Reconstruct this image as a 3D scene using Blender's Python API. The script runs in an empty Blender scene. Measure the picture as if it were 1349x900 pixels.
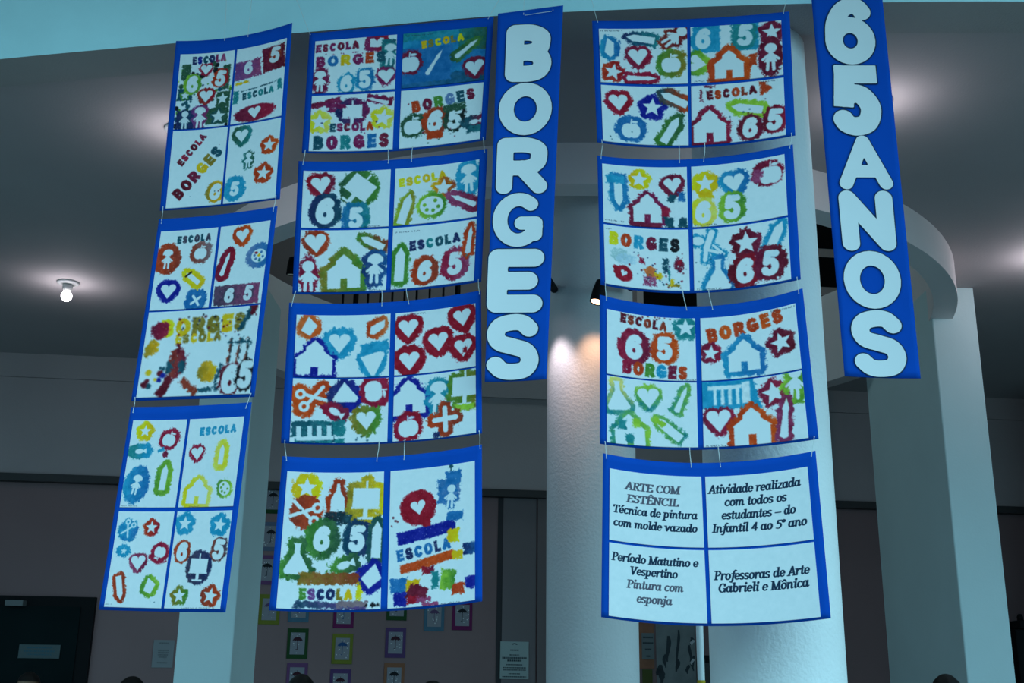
import bpy, bmesh, math, random
import numpy as np
from mathutils import Vector, Matrix
from mathutils.geometry import delaunay_2d_cdt

scene = bpy.context.scene
COL = scene.collection
rng = np.random.RandomState(7)
random.seed(5)

# ---------------------------------------------------------------- camera
FPX = 1500.0
PITCH, ROLL = math.radians(16.6), math.radians(0.75)
EYE = np.array([0.0, 0.0, 1.6])
_f = np.array([0, math.cos(PITCH), math.sin(PITCH)])
_u0 = np.array([0, -math.sin(PITCH), math.cos(PITCH)])
_r0 = np.array([1.0, 0, 0])
_r = _r0 * math.cos(ROLL) + _u0 * math.sin(ROLL)
_u = _u0 * math.cos(ROLL) - _r0 * math.sin(ROLL)
cd = bpy.data.cameras.new('camera')
cd.sensor_fit = 'HORIZONTAL'; cd.sensor_width = 36.0; cd.lens = FPX / 1349.0 * 36.0
cd.clip_start = 0.05; cd.clip_end = 200
cam = bpy.data.objects.new('camera', cd); COL.objects.link(cam)
cam.matrix_world = Matrix(((_r[0], _u[0], -_f[0], EYE[0]), (_r[1], _u[1], -_f[1], EYE[1]),
                           (_r[2], _u[2], -_f[2], EYE[2]), (0, 0, 0, 1)))
scene.camera = cam

# ---------------------------------------------------------------- sky, exposure
vs = scene.view_settings
vs.view_transform = 'Standard'; vs.look = 'None'; vs.gamma = 1.0; vs.use_curve_mapping = False
vs.exposure = 0.0
scene.cycles.use_denoising = True
scene.cycles.max_bounces = 6
scene.cycles.diffuse_bounces = 5
scene.cycles.sample_clamp_indirect = 4.0
world = bpy.data.worlds.new('overcast_sky'); scene.world = world
world.use_nodes = True
wn = world.node_tree; wn.nodes.clear()
wo = wn.nodes.new('ShaderNodeOutputWorld'); wb = wn.nodes.new('ShaderNodeBackground')
wtc = wn.nodes.new('ShaderNodeTexCoord'); wsx = wn.nodes.new('ShaderNodeSeparateXYZ')
wr = wn.nodes.new('ShaderNodeValToRGB')
wn.links.new(wtc.outputs['Generated'], wsx.inputs[0]); wn.links.new(wsx.outputs['Z'], wr.inputs[0])
wn.links.new(wr.outputs[0], wb.inputs[0]); wn.links.new(wb.outputs[0], wo.inputs[0])
SKY = (0.375, 0.81, 1.03)
e = wr.color_ramp.elements                      # dim tree line at the horizon, brighter overcast above
e[0].position = 0.0; e[0].color = (SKY[0]*.16, SKY[1]*.16, SKY[2]*.16, 1)
e[1].position = 0.75; e[1].color = (SKY[0]*1.0, SKY[1]*1.0, SKY[2]*1.0, 1)
m_ = wr.color_ramp.elements.new(0.30); m_.color = (SKY[0]*.42, SKY[1]*.42, SKY[2]*.42, 1)
wb.inputs[1].default_value = 2.65
sl = bpy.data.lights.new('veiled_sun', 'SUN'); sl.energy = 1.25; sl.angle = math.radians(35); sl.color = (.40, .82, 1.0)
so = bpy.data.objects.new('veiled_sun', sl); COL.objects.link(so)
so.rotation_euler = Vector((-1.55, 1.0, -.55)).to_track_quat('-Z', 'Y').to_euler(); so.location = (6, -8, 6)

# ---------------------------------------------------------------- helpers
def ray(x, y): return _f * FPX + _r * (x - 674.5) - _u * (y - 450)
def on_y(x, y, Y):
    d = ray(x, y); return EYE + d * (Y - EYE[1]) / d[1]
def on_z(x, y, z):
    d = ray(x, y); return EYE + d * (z - EYE[2]) / d[2]
WA, WB = 8.68, 0.128                            # back wall: Y = WA + WB * X
def on_wall(x, y, off=0.0):
    d = ray(x, y); t = (WA - off) / (d[1] - WB * d[0]); return EYE + d * t

def s2l(c):
    c = np.asarray(c, float) / 255.0
    return np.where(c <= 0.04045, c / 12.92, ((c + 0.055) / 1.055) ** 2.4)
PAPER = (146, 204, 222)
PL = s2l(PAPER)
def alb(c): return np.clip(s2l(c) / PL * 0.80, 0.004, 0.86)

def mat(name, col, rough=0.75, noise=0.0, scale=6.0, bump=0.0, bscale=60.0, spec=0.25, emit=None, metal=0.0):
    m = bpy.data.materials.new(name); m.use_nodes = True
    nt = m.node_tree; b = nt.nodes['Principled BSDF']
    c = tuple(float(v) for v in col) + (1,)
    b.inputs['Base Color'].default_value = c
    b.inputs['Roughness'].default_value = rough
    b.inputs['Specular IOR Level'].default_value = spec
    b.inputs['Metallic'].default_value = metal
    tc = nt.nodes.new('ShaderNodeTexCoord')
    if noise > 0:
        n = nt.nodes.new('ShaderNodeTexNoise'); n.inputs['Scale'].default_value = scale; n.inputs['Detail'].default_value = 6
        nt.links.new(tc.outputs['Object'], n.inputs['Vector'])
        r = nt.nodes.new('ShaderNodeValToRGB')
        r.color_ramp.elements[0].position = 0.3; r.color_ramp.elements[1].position = 0.7
        r.color_ramp.elements[0].color = tuple(v * (1 - noise) for v in c[:3]) + (1,)
        r.color_ramp.elements[1].color = tuple(min(1, v * (1 + noise)) for v in c[:3]) + (1,)
        nt.links.new(n.outputs['Fac'], r.inputs[0]); nt.links.new(r.outputs[0], b.inputs['Base Color'])
    if bump > 0:
        n2 = nt.nodes.new('ShaderNodeTexNoise'); n2.inputs['Scale'].default_value = bscale; n2.inputs['Detail'].default_value = 4
        nt.links.new(tc.outputs['Object'], n2.inputs['Vector'])
        bp = nt.nodes.new('ShaderNodeBump'); bp.inputs['Strength'].default_value = bump; bp.inputs['Distance'].default_value = 0.02
        nt.links.new(n2.outputs['Fac'], bp.inputs['Height']); nt.links.new(bp.outputs[0], b.inputs['Normal'])
    if emit:
        b.inputs['Emission Color'].default_value = tuple(emit[:3]) + (1,)
        b.inputs['Emission Strength'].default_value = emit[3]
    return m

def add(name, me, mats=(), parent=None):
    o = bpy.data.objects.new(name, me); COL.objects.link(o)
    for m in (mats if isinstance(mats, (list, tuple)) else [mats]): me.materials.append(m)
    if parent: o.parent = parent
    return o
def obj(name, bm, mats, parent=None, smooth=False):
    me = bpy.data.meshes.new(name); bmesh.ops.recalc_face_normals(bm, faces=bm.faces); bm.to_mesh(me); bm.free()
    if smooth:
        for p in me.polygons: p.use_smooth = True
    return add(name, me, mats, parent)
def pydata(name, v, f, mats, parent=None, mi=None, smooth=False):
    me = bpy.data.meshes.new(name); me.from_pydata([tuple(map(float, q)) for q in v], [], f)
    if mi is not None: me.polygons.foreach_set('material_index', mi)
    if smooth: me.polygons.foreach_set('use_smooth', [True] * len(f))
    me.update(); return add(name, me, mats, parent)
def empty(name, loc, rotz=0):
    o = bpy.data.objects.new(name, None); o.empty_display_size = .05; COL.objects.link(o)
    o.location = tuple(map(float, loc)); o.rotation_euler = (0, 0, rotz); return o
def tag(o, label, cat, group=None):
    o['label'] = label; o['category'] = cat
    if group: o['group'] = group
    return o
def struct(o): o['kind'] = 'structure'; return o

def box(bm, x0, x1, y0, y1, z0, z1, mi=0, bev=0.0):
    vs_ = [bm.verts.new(p) for p in ((x0,y0,z0),(x1,y0,z0),(x1,y1,z0),(x0,y1,z0),(x0,y0,z1),(x1,y0,z1),(x1,y1,z1),(x0,y1,z1))]
    fs = []
    for q in ((0,3,2,1),(4,5,6,7),(0,1,5,4),(1,2,6,5),(2,3,7,6),(3,0,4,7)):
        f = bm.faces.new([vs_[i] for i in q]); f.material_index = mi; fs.append(f)
    if bev > 0:
        es = list({e_ for f in fs for e_ in f.edges})
        bmesh.ops.bevel(bm, geom=es, offset=bev, segments=2, affect='EDGES', profile=.5)
def tube(bm, pts, r, n=8, mi=0, cap=True):
    pts = [Vector(p) for p in pts]; rs = r if isinstance(r, (list, tuple)) else [r] * len(pts)
    rings = []
    for i, p in enumerate(pts):
        t = (pts[min(i+1, len(pts)-1)] - pts[max(i-1, 0)]).normalized()
        a = t.cross(Vector((0, 0, 1)))
        if a.length < 1e-3: a = t.cross(Vector((0, 1, 0)))
        a.normalize(); b = t.cross(a)
        rings.append([bm.verts.new(p + (a*math.cos(k*2*math.pi/n) + b*math.sin(k*2*math.pi/n)) * rs[i]) for k in range(n)])
    for A, B in zip(rings, rings[1:]):
        for k in range(n):
            f = bm.faces.new((A[k], A[(k+1) % n], B[(k+1) % n], B[k])); f.material_index = mi; f.smooth = True
    if cap:
        for R_ in (rings[0], rings[-1]):
            f = bm.faces.new(R_); f.material_index = mi
def lathe(bm, prof, n=32, mi=0, cx=0, cy=0):
    rings = [[bm.verts.new((cx + r*math.cos(k*2*math.pi/n), cy + r*math.sin(k*2*math.pi/n), z)) for k in range(n)] for r, z in prof]
    for A, B in zip(rings, rings[1:]):
        for k in range(n):
            f = bm.faces.new((A[k], A[(k+1) % n], B[(k+1) % n], B[k])); f.material_index = mi; f.smooth = True
    for R_ in (rings[0], rings[-1]):
        try: bm.faces.new(R_).material_index = mi
        except Exception: pass

# ---------------------------------------------------------------- materials of the building
M = {}
M['fascia'] = mat('pale_teal_paint', (.58, .86, .88), .8, .05, 3, .08, 160)
M['soffit'] = mat('grey_plaster', (.40, .36, .345), .85, .05, 2, .2, 120)
M['ceiling'] = mat('grey_ceiling_paint', (.41, .37, .37), .85, .04, 1.5, .08, 90)
M['ring'] = mat('light_grey_ring_paint', (.86, .76, .74), .85, .03, 2)
M['wall'] = mat('grey_wall_paint', (.42, .355, .355), .85, .05, 1.3, .05, 60)
M['lower'] = mat('pinkish_grey_wall_paint', (.26, .165, .165), .85, .08, .9)
M['pillar'] = mat('pale_blue_pillar_paint', (.66, .80, .80), .8, .03, 2, .04, 80)
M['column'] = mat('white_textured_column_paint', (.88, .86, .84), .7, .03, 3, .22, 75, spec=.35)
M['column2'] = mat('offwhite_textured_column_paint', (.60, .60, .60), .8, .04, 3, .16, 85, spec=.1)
M['trim'] = mat('dark_trim', (.055, .05, .05), .6)
M['floor'] = mat('grey_floor_tile', (.11, .11, .115), .6, .1, 2)
M['pave'] = mat('concrete_paving', (.20, .19, .18), .9, .1, 2)
M['black'] = mat('black_metal', (.008, .008, .009), .6, spec=.1)
M['glass_dark'] = mat('dark_glass', (.01, .012, .013), .15, spec=.5)
M['door'] = mat('dark_green_door_paint', (.004, .010, .011), .7, .4, 1.5, spec=.08)
M['string'] = mat('white_string', (.75, .75, .72), .8)
M['blue'] = mat('royal_blue_card', alb((0, 66, 168)), .8, .04, 9, spec=.04)
M['white'] = mat('white_paper', (.80, .80, .80), .8, .015, 20)
M['letter'] = mat('pale_blue_letter_paper', (.82, .80, .80), .8, .015, 8)
M['outline'] = mat('dark_letter_edge', alb((8, 46, 84)), .8)
M['pole'] = mat('white_pole_enamel', (.84, .86, .86), .4)
M['lampwhite'] = mat('white_lamp_plastic', (.6, .6, .6), .4)
# ================================================================ the building
ZC = 3.90                                        # ceiling
FAS = [(-9.0, 6.4), (-6.5, 5.20), (-5.0, 4.68), (-4.0, 4.37), (-3.0, 4.10), (-1.97, 3.88), (-1.27, 3.75), (-.75, 3.66), (-.07, 3.54), (.27, 3.50),
       (1.0, 3.44), (1.74, 3.41), (3.0, 3.42), (4.2, 3.50), (6.5, 3.78), (9.0, 4.2)]
_fx = np.array([p[0] for p in FAS]); _fy = np.array([p[1] for p in FAS])
def fas_y(x):                                    # smooth curve through the traced points of the facade edge
    k = np.clip(np.searchsorted(_fx, x) - 1, 1, len(_fx) - 3)
    t = (x - _fx[k]) / (_fx[k+1] - _fx[k])
    m0 = (_fy[k+1] - _fy[k-1]) / (_fx[k+1] - _fx[k-1]) * (_fx[k+1] - _fx[k]); m1 = (_fy[k+2] - _fy[k]) / (_fx[k+2] - _fx[k]) * (_fx[k+1] - _fx[k])
    return (2*t**3-3*t**2+1)*_fy[k] + (t**3-2*t**2+t)*m0 + (-2*t**3+3*t**2)*_fy[k+1] + (t**3-t**2)*m1
XS = np.linspace(-6.5, 6.5, 105)
FZ, FT = 3.86, 0.20
def wall_y(x): return WA + WB * x

bm = bmesh.new()                                 # floor and the paving outside
box(bm, -6.8, 6.8, 3.0, 12.2, -.1, 0); struct(obj('floor', bm, M['floor']))
bm = bmesh.new(); box(bm, -20, 20, -20, 3.0, -.12, -.02); struct(obj('courtyard_paving', bm, M['pave']))

v, f = [], []                                    # fascia wall with its drop beam
for x in XS:
    y = fas_y(x); v += [(x, y, FZ), (x, y, 7.3), (x, y + FT, 7.3), (x, y + FT, FZ)]
for i in range(len(XS) - 1):
    a, b_ = 4*i, 4*i+4
    for k in range(4): f.append((a+k, b_+k, b_+(k+1) % 4, a+(k+1) % 4))
f += [(0, 1, 2, 3), tuple(4*(len(XS)-1)+k for k in (3, 2, 1, 0))]
mi = [1 if (j % 4 in (3, 2) and j < 4*(len(XS)-1)) else 0 for j in range(len(f))]
struct(pydata('wall_front', v, f, [M['fascia'], M['soffit']], mi=mi))

v, f = [], []                                    # unseen slab added above the view to shade the upper posters
for x in XS:
    y = fas_y(x); v += [(x, y, 4.75), (x, y - 1.7, 4.75), (x, y - 1.7, 4.87), (x, y, 4.87)]
for i in range(len(XS) - 1):
    for k in range(4): f.append((4*i+k, 4*i+4+k, 4*i+4+(k+1) % 4, 4*i+(k+1) % 4))
f += [(0, 1, 2, 3), tuple(4*(len(XS)-1)+k for k in (3, 2, 1, 0))]
struct(pydata('added_canopy', v, f, M['soffit']))

RC, RO, RI = (0.35, 6.92), 2.32, 2.19            # round opening in the ceiling with its drop ring
pts, edges = [], []
def loop(ps):
    n0 = len(pts); pts.extend(ps)
    edges.extend((n0 + i, n0 + (i+1) % len(ps)) for i in range(len(ps)))
loop([(x, fas_y(x) + FT*.5) for x in XS] + [(6.5, wall_y(6.5)), (-6.5, wall_y(-6.5))])
NA = 128
arc = []
for k in range(NA):
    a = 2*math.pi*k/NA; arc.append((RC[0] + RO*math.cos(a), RC[1] + RO*math.sin(a)))
loop([(x, min(y, wall_y(x) - .02)) for x, y in arc])
r_ = delaunay_2d_cdt([Vector(p) for p in pts], edges, [], 0, 1e-5)
vv = [(p.x, p.y, ZC) for p in r_[0]]; ff = []
for t in r_[2]:
    cx = sum(vv[i][0] for i in t) / len(t); cy = sum(vv[i][1] for i in t) / len(t)
    if math.hypot(cx-RC[0], cy-RC[1]) < RO*.999: continue
    if cy > wall_y(cx) or cy < fas_y(cx) + FT*.3: continue
    ff.append(tuple(t))
n0 = len(vv)
vv += [(x, y, ZC + .12) for x, y, z in vv]
ff2 = [tuple(reversed(t)) for t in ff] + [tuple(i + n0 for i in t) for t in ff]
struct(pydata('ceiling', vv, ff2, M['ceiling']))
v, f = [], []                                    # the ring itself, closed off at the back wall
angs = [a for a in np.linspace(-math.pi*1.28, math.pi*.28, 160)]
for a in angs:
    c, s = math.cos(a), math.sin(a)
    for rr, z in ((RO, 3.70), (RO, 4.35), (RI, 4.35), (RI, 3.70)):
        y = min(RC[1] + rr*s, wall_y(RC[0] + rr*c) - .01); v.append((RC[0] + rr*c, y, z))
for i in range(len(angs) - 1):
    for k in range(4): f.append((4*i+k, 4*i+4+k, 4*i+4+(k+1) % 4, 4*i+(k+1) % 4))
struct(pydata('trim_1', v, f, M['ring']))

def wall_slab(name, x0, x1, z0, z1, off0, off1, m):   # a slab parallel to the back wall
    bm = bmesh.new(); q = []
    for z in (z0, z1):
        for x, o in ((x0, off0), (x1, off0), (x1, off1), (x0, off1)): q.append(bm.verts.new((x, wall_y(x) - o, z)))
    for w in ((0,3,2,1),(4,5,6,7),(0,1,5,4),(1,2,6,5),(2,3,7,6),(3,0,4,7)): bm.faces.new([q[i] for i in w])
    return obj(name, bm, m)
struct(wall_slab('wall_back', -6.5, 6.5, 3.0, 3.72, 0, -.15, M['wall']))
struct(wall_slab('wall_back_lower', -6.5, 6.5, 0, 2.945, -.05, -.2, M['lower']))
struct(wall_slab('trim_2', -6.5, 6.5, 2.945, 3.0, .03, -.2, M['trim']))
struct(wall_slab('trim_3', -6.5, 6.5, 3.72, 4.0, .025, -.1, M['wall']))
struct(wall_slab('upper_landing', -6.5, 6.5, 3.90, 4.0, -.1, -2.2, M['soffit']))
struct(wall_slab('wall_upper_back', -6.5, 6.5, 4.0, 7.3, -1.5, -1.65, M['wall']))
for nm, x0, x1 in (('wall_left', -6.7, -6.5), ('wall_right', 6.5, 6.7)):
    bm = bmesh.new(); ya = fas_y(-6.5 if x0 < 0 else 6.5); box(bm, x0, x1, ya, 11.2, 0, 7.3); struct(obj(nm, bm, M['wall']))
bm = bmesh.new(); box(bm, -6.7, 6.7, 3.3, 11.6, 7.3, 7.4); struct(obj('roof', bm, M['ceiling']))

# upper windows: dark panes in pale frames, seen through the opening
def window(name, xa, xb, ya, yb, rows, cols):
    off = -1.5; P0 = on_wall(xa, yb, off); P1 = on_wall(xb, ya, off)
    x0, x1, z0, z1 = P0[0], P1[0], P0[2], P1[2]
    fr = wall_slab(name, x0-.04, x1+.04, z0-.04, z1+.04, off+.03, off+.0, M['ring']); struct(fr)
    for r in range(rows):
        for c in range(cols):
            w, h = (x1-x0)/cols, (z1-z0)/rows
            p = wall_slab('pane', x0+c*w+.02, x0+(c+1)*w-.02, z0+r*h+.045, z0+(r+1)*h-.045, off+.036, off+.028, M['glass_dark']); p.parent = fr
window('window_1', 845, 927, 300, 425, 1, 1)
window('window_2', 1076, 1150, 290, 436, 3, 1)
# railing on the upper landing
rl = empty('railing', (-1.2, wall_y(-1.2)-.01, 4.0))
tag(rl, 'black metal railing on the upper landing seen through the round opening', 'railing')
def rl_at(x, y): return on_wall(x, y, .0)
xa, xb = rl_at(469, 390)[0], rl_at(603, 390)[0]
inv = Matrix.Translation(rl.location).inverted()
def rbar(name, x, r, z1=5.02):
    bm = bmesh.new(); tube(bm, [(x, wall_y(x), 4.0), (x, wall_y(x), z1)], r, 8); o = obj(name, bm, M['black'], rl); o.matrix_parent_inverse = inv
for i, px in enumerate((452, 469, 485, 501, 517, 533, 549, 566, 584, 603)):
    X = rl_at(px, 390)[0]; w = px in (469, 603); rbar('post' if w else 'baluster', X, .021 if w else .009, 5.06 if w else 5.0)
bm = bmesh.new(); tube(bm, [(xa-.35, wall_y(xa-.35), 4.72), (xa-.12, wall_y(xa-.12), 4.83), (xa, wall_y(xa), 5.0), (xb, wall_y(xb), 5.0)], .022, 8)
o = obj('top_rail', bm, M['black'], rl); o.matrix_parent_inverse = inv
bm = bmesh.new(); tube(bm, [(xa, wall_y(xa), 4.12), (xb, wall_y(xb), 4.12)], .012, 8)
o = obj('bottom_rail', bm, M['black'], rl); o.matrix_parent_inverse = inv

# columns and pillars
def round_col(name, x, y, r, z1, m):
    bm = bmesh.new(); prof = [(r, z) for z in np.linspace(0, z1, 30)]; lathe(bm, prof, 72, 0, x, y); return struct(obj(name, bm, m))
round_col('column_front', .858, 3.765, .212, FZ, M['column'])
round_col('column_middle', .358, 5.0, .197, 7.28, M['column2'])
bm = bmesh.new(); box(bm, 2.50, 2.765, 6.45, 7.76, 0, 3.9, 0, .008); struct(obj('pillar_right', bm, M['pillar']))
bm = bmesh.new(); box(bm, -1.815, -1.505, 6.45, 7.05, 0, 3.9, 0, .008); struct(obj('pillar_left', bm, M['pillar']))
round_col('column_far', 4.42, 8.6, .30, 3.9, M['wall'])
# white pole beside the front column
pl = tag(empty('white_pole', on_y(924, 900, 4.4) * np.array([1, 1, 0])), 'thin white pole standing left of the big white front column', 'pole')
bm = bmesh.new(); lathe(bm, [(.0135, .012), (.0135, 2.1), (.011, 2.115)], 16); obj('shaft', bm, M['pole'], pl)
bm = bmesh.new(); lathe(bm, [(.09, 0), (.09, .008), (.03, .02), (.014, .03)], 24); obj('base', bm, M['pole'], pl)
bm = bmesh.new(); z = on_y(924, 900, 4.4)[2]; lathe(bm, [(.0137, z-.02), (.0155, z-.018), (.0155, z+.008), (.0137, z+.01)], 16)
o = obj('band', bm, mat('yellow_tape', (.5, .35, .02)), pl); o['label'] = 'yellow band'

# doors in the lower wall
def lower_slab(name, x0, x1, z0, z1, d, m, parent=None):
    o = wall_slab(name, x0, x1, z0, z1, -.05 + d, -.06, m)
    if parent: o.parent = parent
    return o
P = on_wall(128, 790, -.05); Pt = on_wall(60, 786, -.05)
d1 = struct(lower_slab('door_1', -5.2, P[0], 0, Pt[2], .035, M['black']))
lower_slab('panel', -5.0, P[0]-.09, .05, Pt[2]-.07, .045, M['door'], d1)
a_, b_ = on_wall(14, 799, -.05), on_wall(38, 793, -.05)
lower_slab('door_closer', a_[0], b_[0], a_[2], b_[2]+.005, .10, mat('door_closer_metal', (.16, .17, .17), .5), d1)
jm = mat('brown_door_jamb', (.20, .165, .17), .7, .06, 2)
jd = mat('dark_door_gap', (.05, .045, .05), .8)
xa, xb, xc, xd = (on_wall(x, 760, -.05)[0] for x in (655, 662, 706, 718))
d2 = struct(lower_slab('door_2', xb, xc, 0, 2.945, .012, jm))
lower_slab('gap', xa, xb, 0, 2.945, .006, jd, d2)
lower_slab('frame', xc+.012, xd+.05, 0, 2.945, .03, mat('brown_door_frame', (.19, .15, .15), .7), d2)

# ---------------------------------------------------------------- lamps
def ceiling_lamp(px, py, label, power, zz=ZC):
    p = on_z(px, py, zz); t = tag(empty('ceiling_lamp', p), label, 'lamp', 'round ceiling lamps with a bare bulb')
    bm = bmesh.new(); lathe(bm, [(.0, 0), (.066, 0), (.065, -.009), (.05, -.015), (.028, -.017)], 40); obj('rosette', bm, M['lampwhite'], t)
    bm = bmesh.new(); lathe(bm, [(.030, -.015), (.030, -.040), (.023, -.055), (.017, -.062)], 32); obj('socket', bm, M['lampwhite'], t)
    bm = bmesh.new(); prof = [(.016, -.060)] + [(.032*math.sin(math.pi*(1-q)), -.090 + .032*math.cos(math.pi*q)) for q in np.linspace(.15, .98, 14)]
    lathe(bm, prof, 32); obj('bulb', bm, mat('glowing_bulb', (1, 1, 1), .4, emit=(1, .95, .97, 14)), t)
    ld = bpy.data.lights.new('bulb_light', 'POINT'); ld.energy = power; ld.color = (.90, .88, 1.0); ld.shadow_soft_size = .032
    lo = bpy.data.objects.new('bulb_light', ld); COL.objects.link(lo); lo.parent = t; lo.location = (0, 0, -.16)
    return t
ceiling_lamp(90, 372, 'lit bare bulb ceiling lamp in the open at the left', 2.2)
ceiling_lamp(237, 170, 'lit ceiling lamp half hidden by the tall left poster column', 1.7)
ceiling_lamp(1154, 133, 'lit ceiling lamp behind the 65 anos banner', 1.7)

ceiling_lamp(1388, 335, 'ceiling lamp over the far right of the hall', 4.0)

def spotlight(px, py, Y, label, side, tgt, power, color, spot=70, beam=None, glow=6, arm=1.0):
    p = on_y(px, py, Y); t = tag(empty('spotlight', p), label, 'spotlight', 'black wall spotlights')
    d = Vector((tgt[0], tgt[1], tgt[2])).normalized()
    rot = d.to_track_quat('Z', 'Y').to_matrix().to_4x4() @ Matrix.Scale(.82, 4)
    def rt(bm): bmesh.ops.transform(bm, matrix=rot, verts=bm.verts)
    bm = bmesh.new(); lathe(bm, [(.018, -.13), (.028, -.125), (.036, -.07), (.038, 0), (.034, .002), (.032, -.012)], 28); rt(bm); obj('housing', bm, M['black'], t)
    bm = bmesh.new(); lathe(bm, [(.0325, -.010), (.03, -.002), (.012, .002)], 28); rt(bm)
    obj('lens', bm, mat('glowing_lens', (1, .9, .75), .3, emit=color + (glow,)), t)
    j = rot @ Vector((0, 0, -.10))
    bm = bmesh.new(); tube(bm, [j, j + Vector((side*.03*arm, .01, .045)), j + Vector((side*.085*arm, .03, .05)), j + Vector((side*.15*arm, .16, .05))], .017, 10)
    obj('arm', bm, M['black'], t, True)
    ld = bpy.data.lights.new('spot_beam', 'SPOT'); ld.energy = power; ld.color = color; ld.spot_size = math.radians(spot); ld.spot_blend = .9; ld.shadow_soft_size = .03
    lo = bpy.data.objects.new('spot_beam', ld); COL.objects.link(lo); lo.parent = t
    lo.matrix_local = Matrix.Translation(d*.01) @ (-(Vector(beam or tgt))).to_track_quat('Z', 'Y').to_matrix().to_4x4()
spotlight(786, 398, 4.66, 'small black spotlight with warm glow against the middle column', 1, (-.22, -.16, -.96), 8, (1, .52, .28), 75, (.05, .42, -.9))
spotlight(712, 404, 4.74, 'black spotlight behind the six letter banner lighting the middle column', 1, (.1, .2, -.95), 8, (1, .84, .90), 70, (.2, .42, -.89), 6, .5)
spotlight(384, 362, 6.3, 'small black spotlight near the left pillar between two poster columns', 1, (-.05, .1, -.95), .05, (1, .8, .7), 70, None, .02)
ul = bpy.data.lights.new('upper_hall_fill', 'POINT'); ul.energy = 26; ul.color = (.62, .92, 1); ul.shadow_soft_size = .3  # added fill, the closed upper hall gets no daylight
t = tag(empty('added_pendant', (.4, 7.6, 7.3)), 'added round lamp, out of view, brightening the upper hall', 'lamp')  # unseen fixture, made up to carry the fill light
bm = bmesh.new(); lathe(bm, [(.0, 0), (.03, 0), (.03, -.02), (.006, -.03), (.006, -.6), (.0, -.6)], 16); obj('cord', bm, M['lampwhite'], t)
bm = bmesh.new(); lathe(bm, [(.05, -.59), (.17, -.68), (.20, -.80), (.17, -.92), (.0, -1.0)], 32); obj('shade', bm, mat('glowing_shade', (.9, .9, .9), emit=(.7, .95, 1, 2)), t)
lo = bpy.data.objects.new('upper_hall_fill', ul); COL.objects.link(lo); lo.parent = t; lo.location = (0, 0, -1.4)
# ================================================================ paint engine (stencil prints as colours on a fine paper grid)
def _noise(n, cells, seed):
    g = np.random.RandomState(seed).rand(cells + 1, cells + 1); g[-1] = g[0]; g[:, -1] = g[:, 0]
    t = np.linspace(0, cells, n, endpoint=False); i = t.astype(int); f = t - i; f = f*f*(3-2*f)
    a = g[i][:, i]; b = g[i][:, i+1]; c = g[i+1][:, i]; d = g[i+1][:, i+1]
    fx = f[None, :]; fy = f[:, None]
    return a*(1-fx)*(1-fy) + b*fx*(1-fy) + c*(1-fx)*fy + d*fx*fy
NB = 1024                                         # noise in units: 200 x 200 paper units
N1 = _noise(NB, 60, 1)*.6 + _noise(NB, 130, 2)*.4 - .5
N2 = _noise(NB, 160, 3)*.5 + _noise(NB, 320, 4)*.5 - .5
N3 = _noise(NB, 40, 5)*.5 + _noise(NB, 100, 6)*.3 + _noise(NB, 300, 8)*.2 - .5
def samp(N, X, Y, off):
    s = NB / 200.0
    return N[((Y*s).astype(int) + off*37) % NB, ((X*s).astype(int) + off*91) % NB]
def sm(d, w=.35): return np.clip(.5 - d/(2*w), 0, 1)

def seg(X, Y, a, b):
    dx, dy = b[0]-a[0], b[1]-a[1]; L = dx*dx + dy*dy + 1e-12
    t = np.clip(((X-a[0])*dx + (Y-a[1])*dy)/L, 0, 1)
    return np.hypot(X-a[0]-t*dx, Y-a[1]-t*dy)
def obx(X, Y, a, b, t):                           # flat ended thick line
    dx, dy = b[0]-a[0], b[1]-a[1]; L = math.hypot(dx, dy) + 1e-9; ux, uy = dx/L, dy/L
    cx, cy = (a[0]+b[0])/2, (a[1]+b[1])/2
    p = np.abs((X-cx)*ux + (Y-cy)*uy) - (L/2 + t); q = np.abs(-(X-cx)*uy + (Y-cy)*ux) - t
    return np.hypot(np.maximum(p, 0), np.maximum(q, 0)) + np.minimum(np.maximum(p, q), 0)
def poly(X, Y, P):
    d = None; ins = np.zeros(X.shape, bool); n = len(P)
    for i in range(n):
        a, b = P[i], P[(i+1) % n]; s = seg(X, Y, a, b); d = s if d is None else np.minimum(d, s)
        if a[1] != b[1]:
            c = ((a[1] > Y) != (b[1] > Y)) & (X < (b[0]-a[0])*(Y-a[1])/(b[1]-a[1]) + a[0]); ins ^= c
    return np.where(ins, -d, d)
def circ(X, Y, x, y, r, ry=None):
    if ry is None: return np.hypot(X-x, Y-y) - r
    k = np.hypot((X-x)/r, (Y-y)/ry); return (k-1)*min(r, ry)
def bx(X, Y, x0, y0, x1, y1): return obx(X, Y, ((x0+x1)/2, min(y0,y1)+(x1-x0)/2), ((x0+x1)/2, max(y0,y1)-(x1-x0)/2), (x1-x0)/2) if abs(y1-y0) >= x1-x0 else obx(X, Y, (x0+abs(y1-y0)/2, (y0+y1)/2), (x1-abs(y1-y0)/2, (y0+y1)/2), abs(y1-y0)/2)
mn = np.minimum
def crom(P, n=8):
    P = [np.array(p, float) for p in P]; Q = [2*P[0]-P[1]] + P + [2*P[-1]-P[-2]]; out = []
    for i in range(1, len(Q)-2):
        for k in range(n):
            t = k/n; a, b, c, d = Q[i-1:i+3]
            out.append(.5*((2*b)+(-a+c)*t+(2*a-5*b+4*c-d)*t*t+(-a+3*b-3*c+d)*t**3))
    out.append(Q[-2]); return [tuple(p) for p in out]
def ell(cx, cy, rx, ry, a0=0, a1=360, n=28):
    return [(cx+rx*math.cos(math.radians(a0+(a1-a0)*k/n)), cy+ry*math.sin(math.radians(a0+(a1-a0)*k/n))) for k in range(n+1)]

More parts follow.
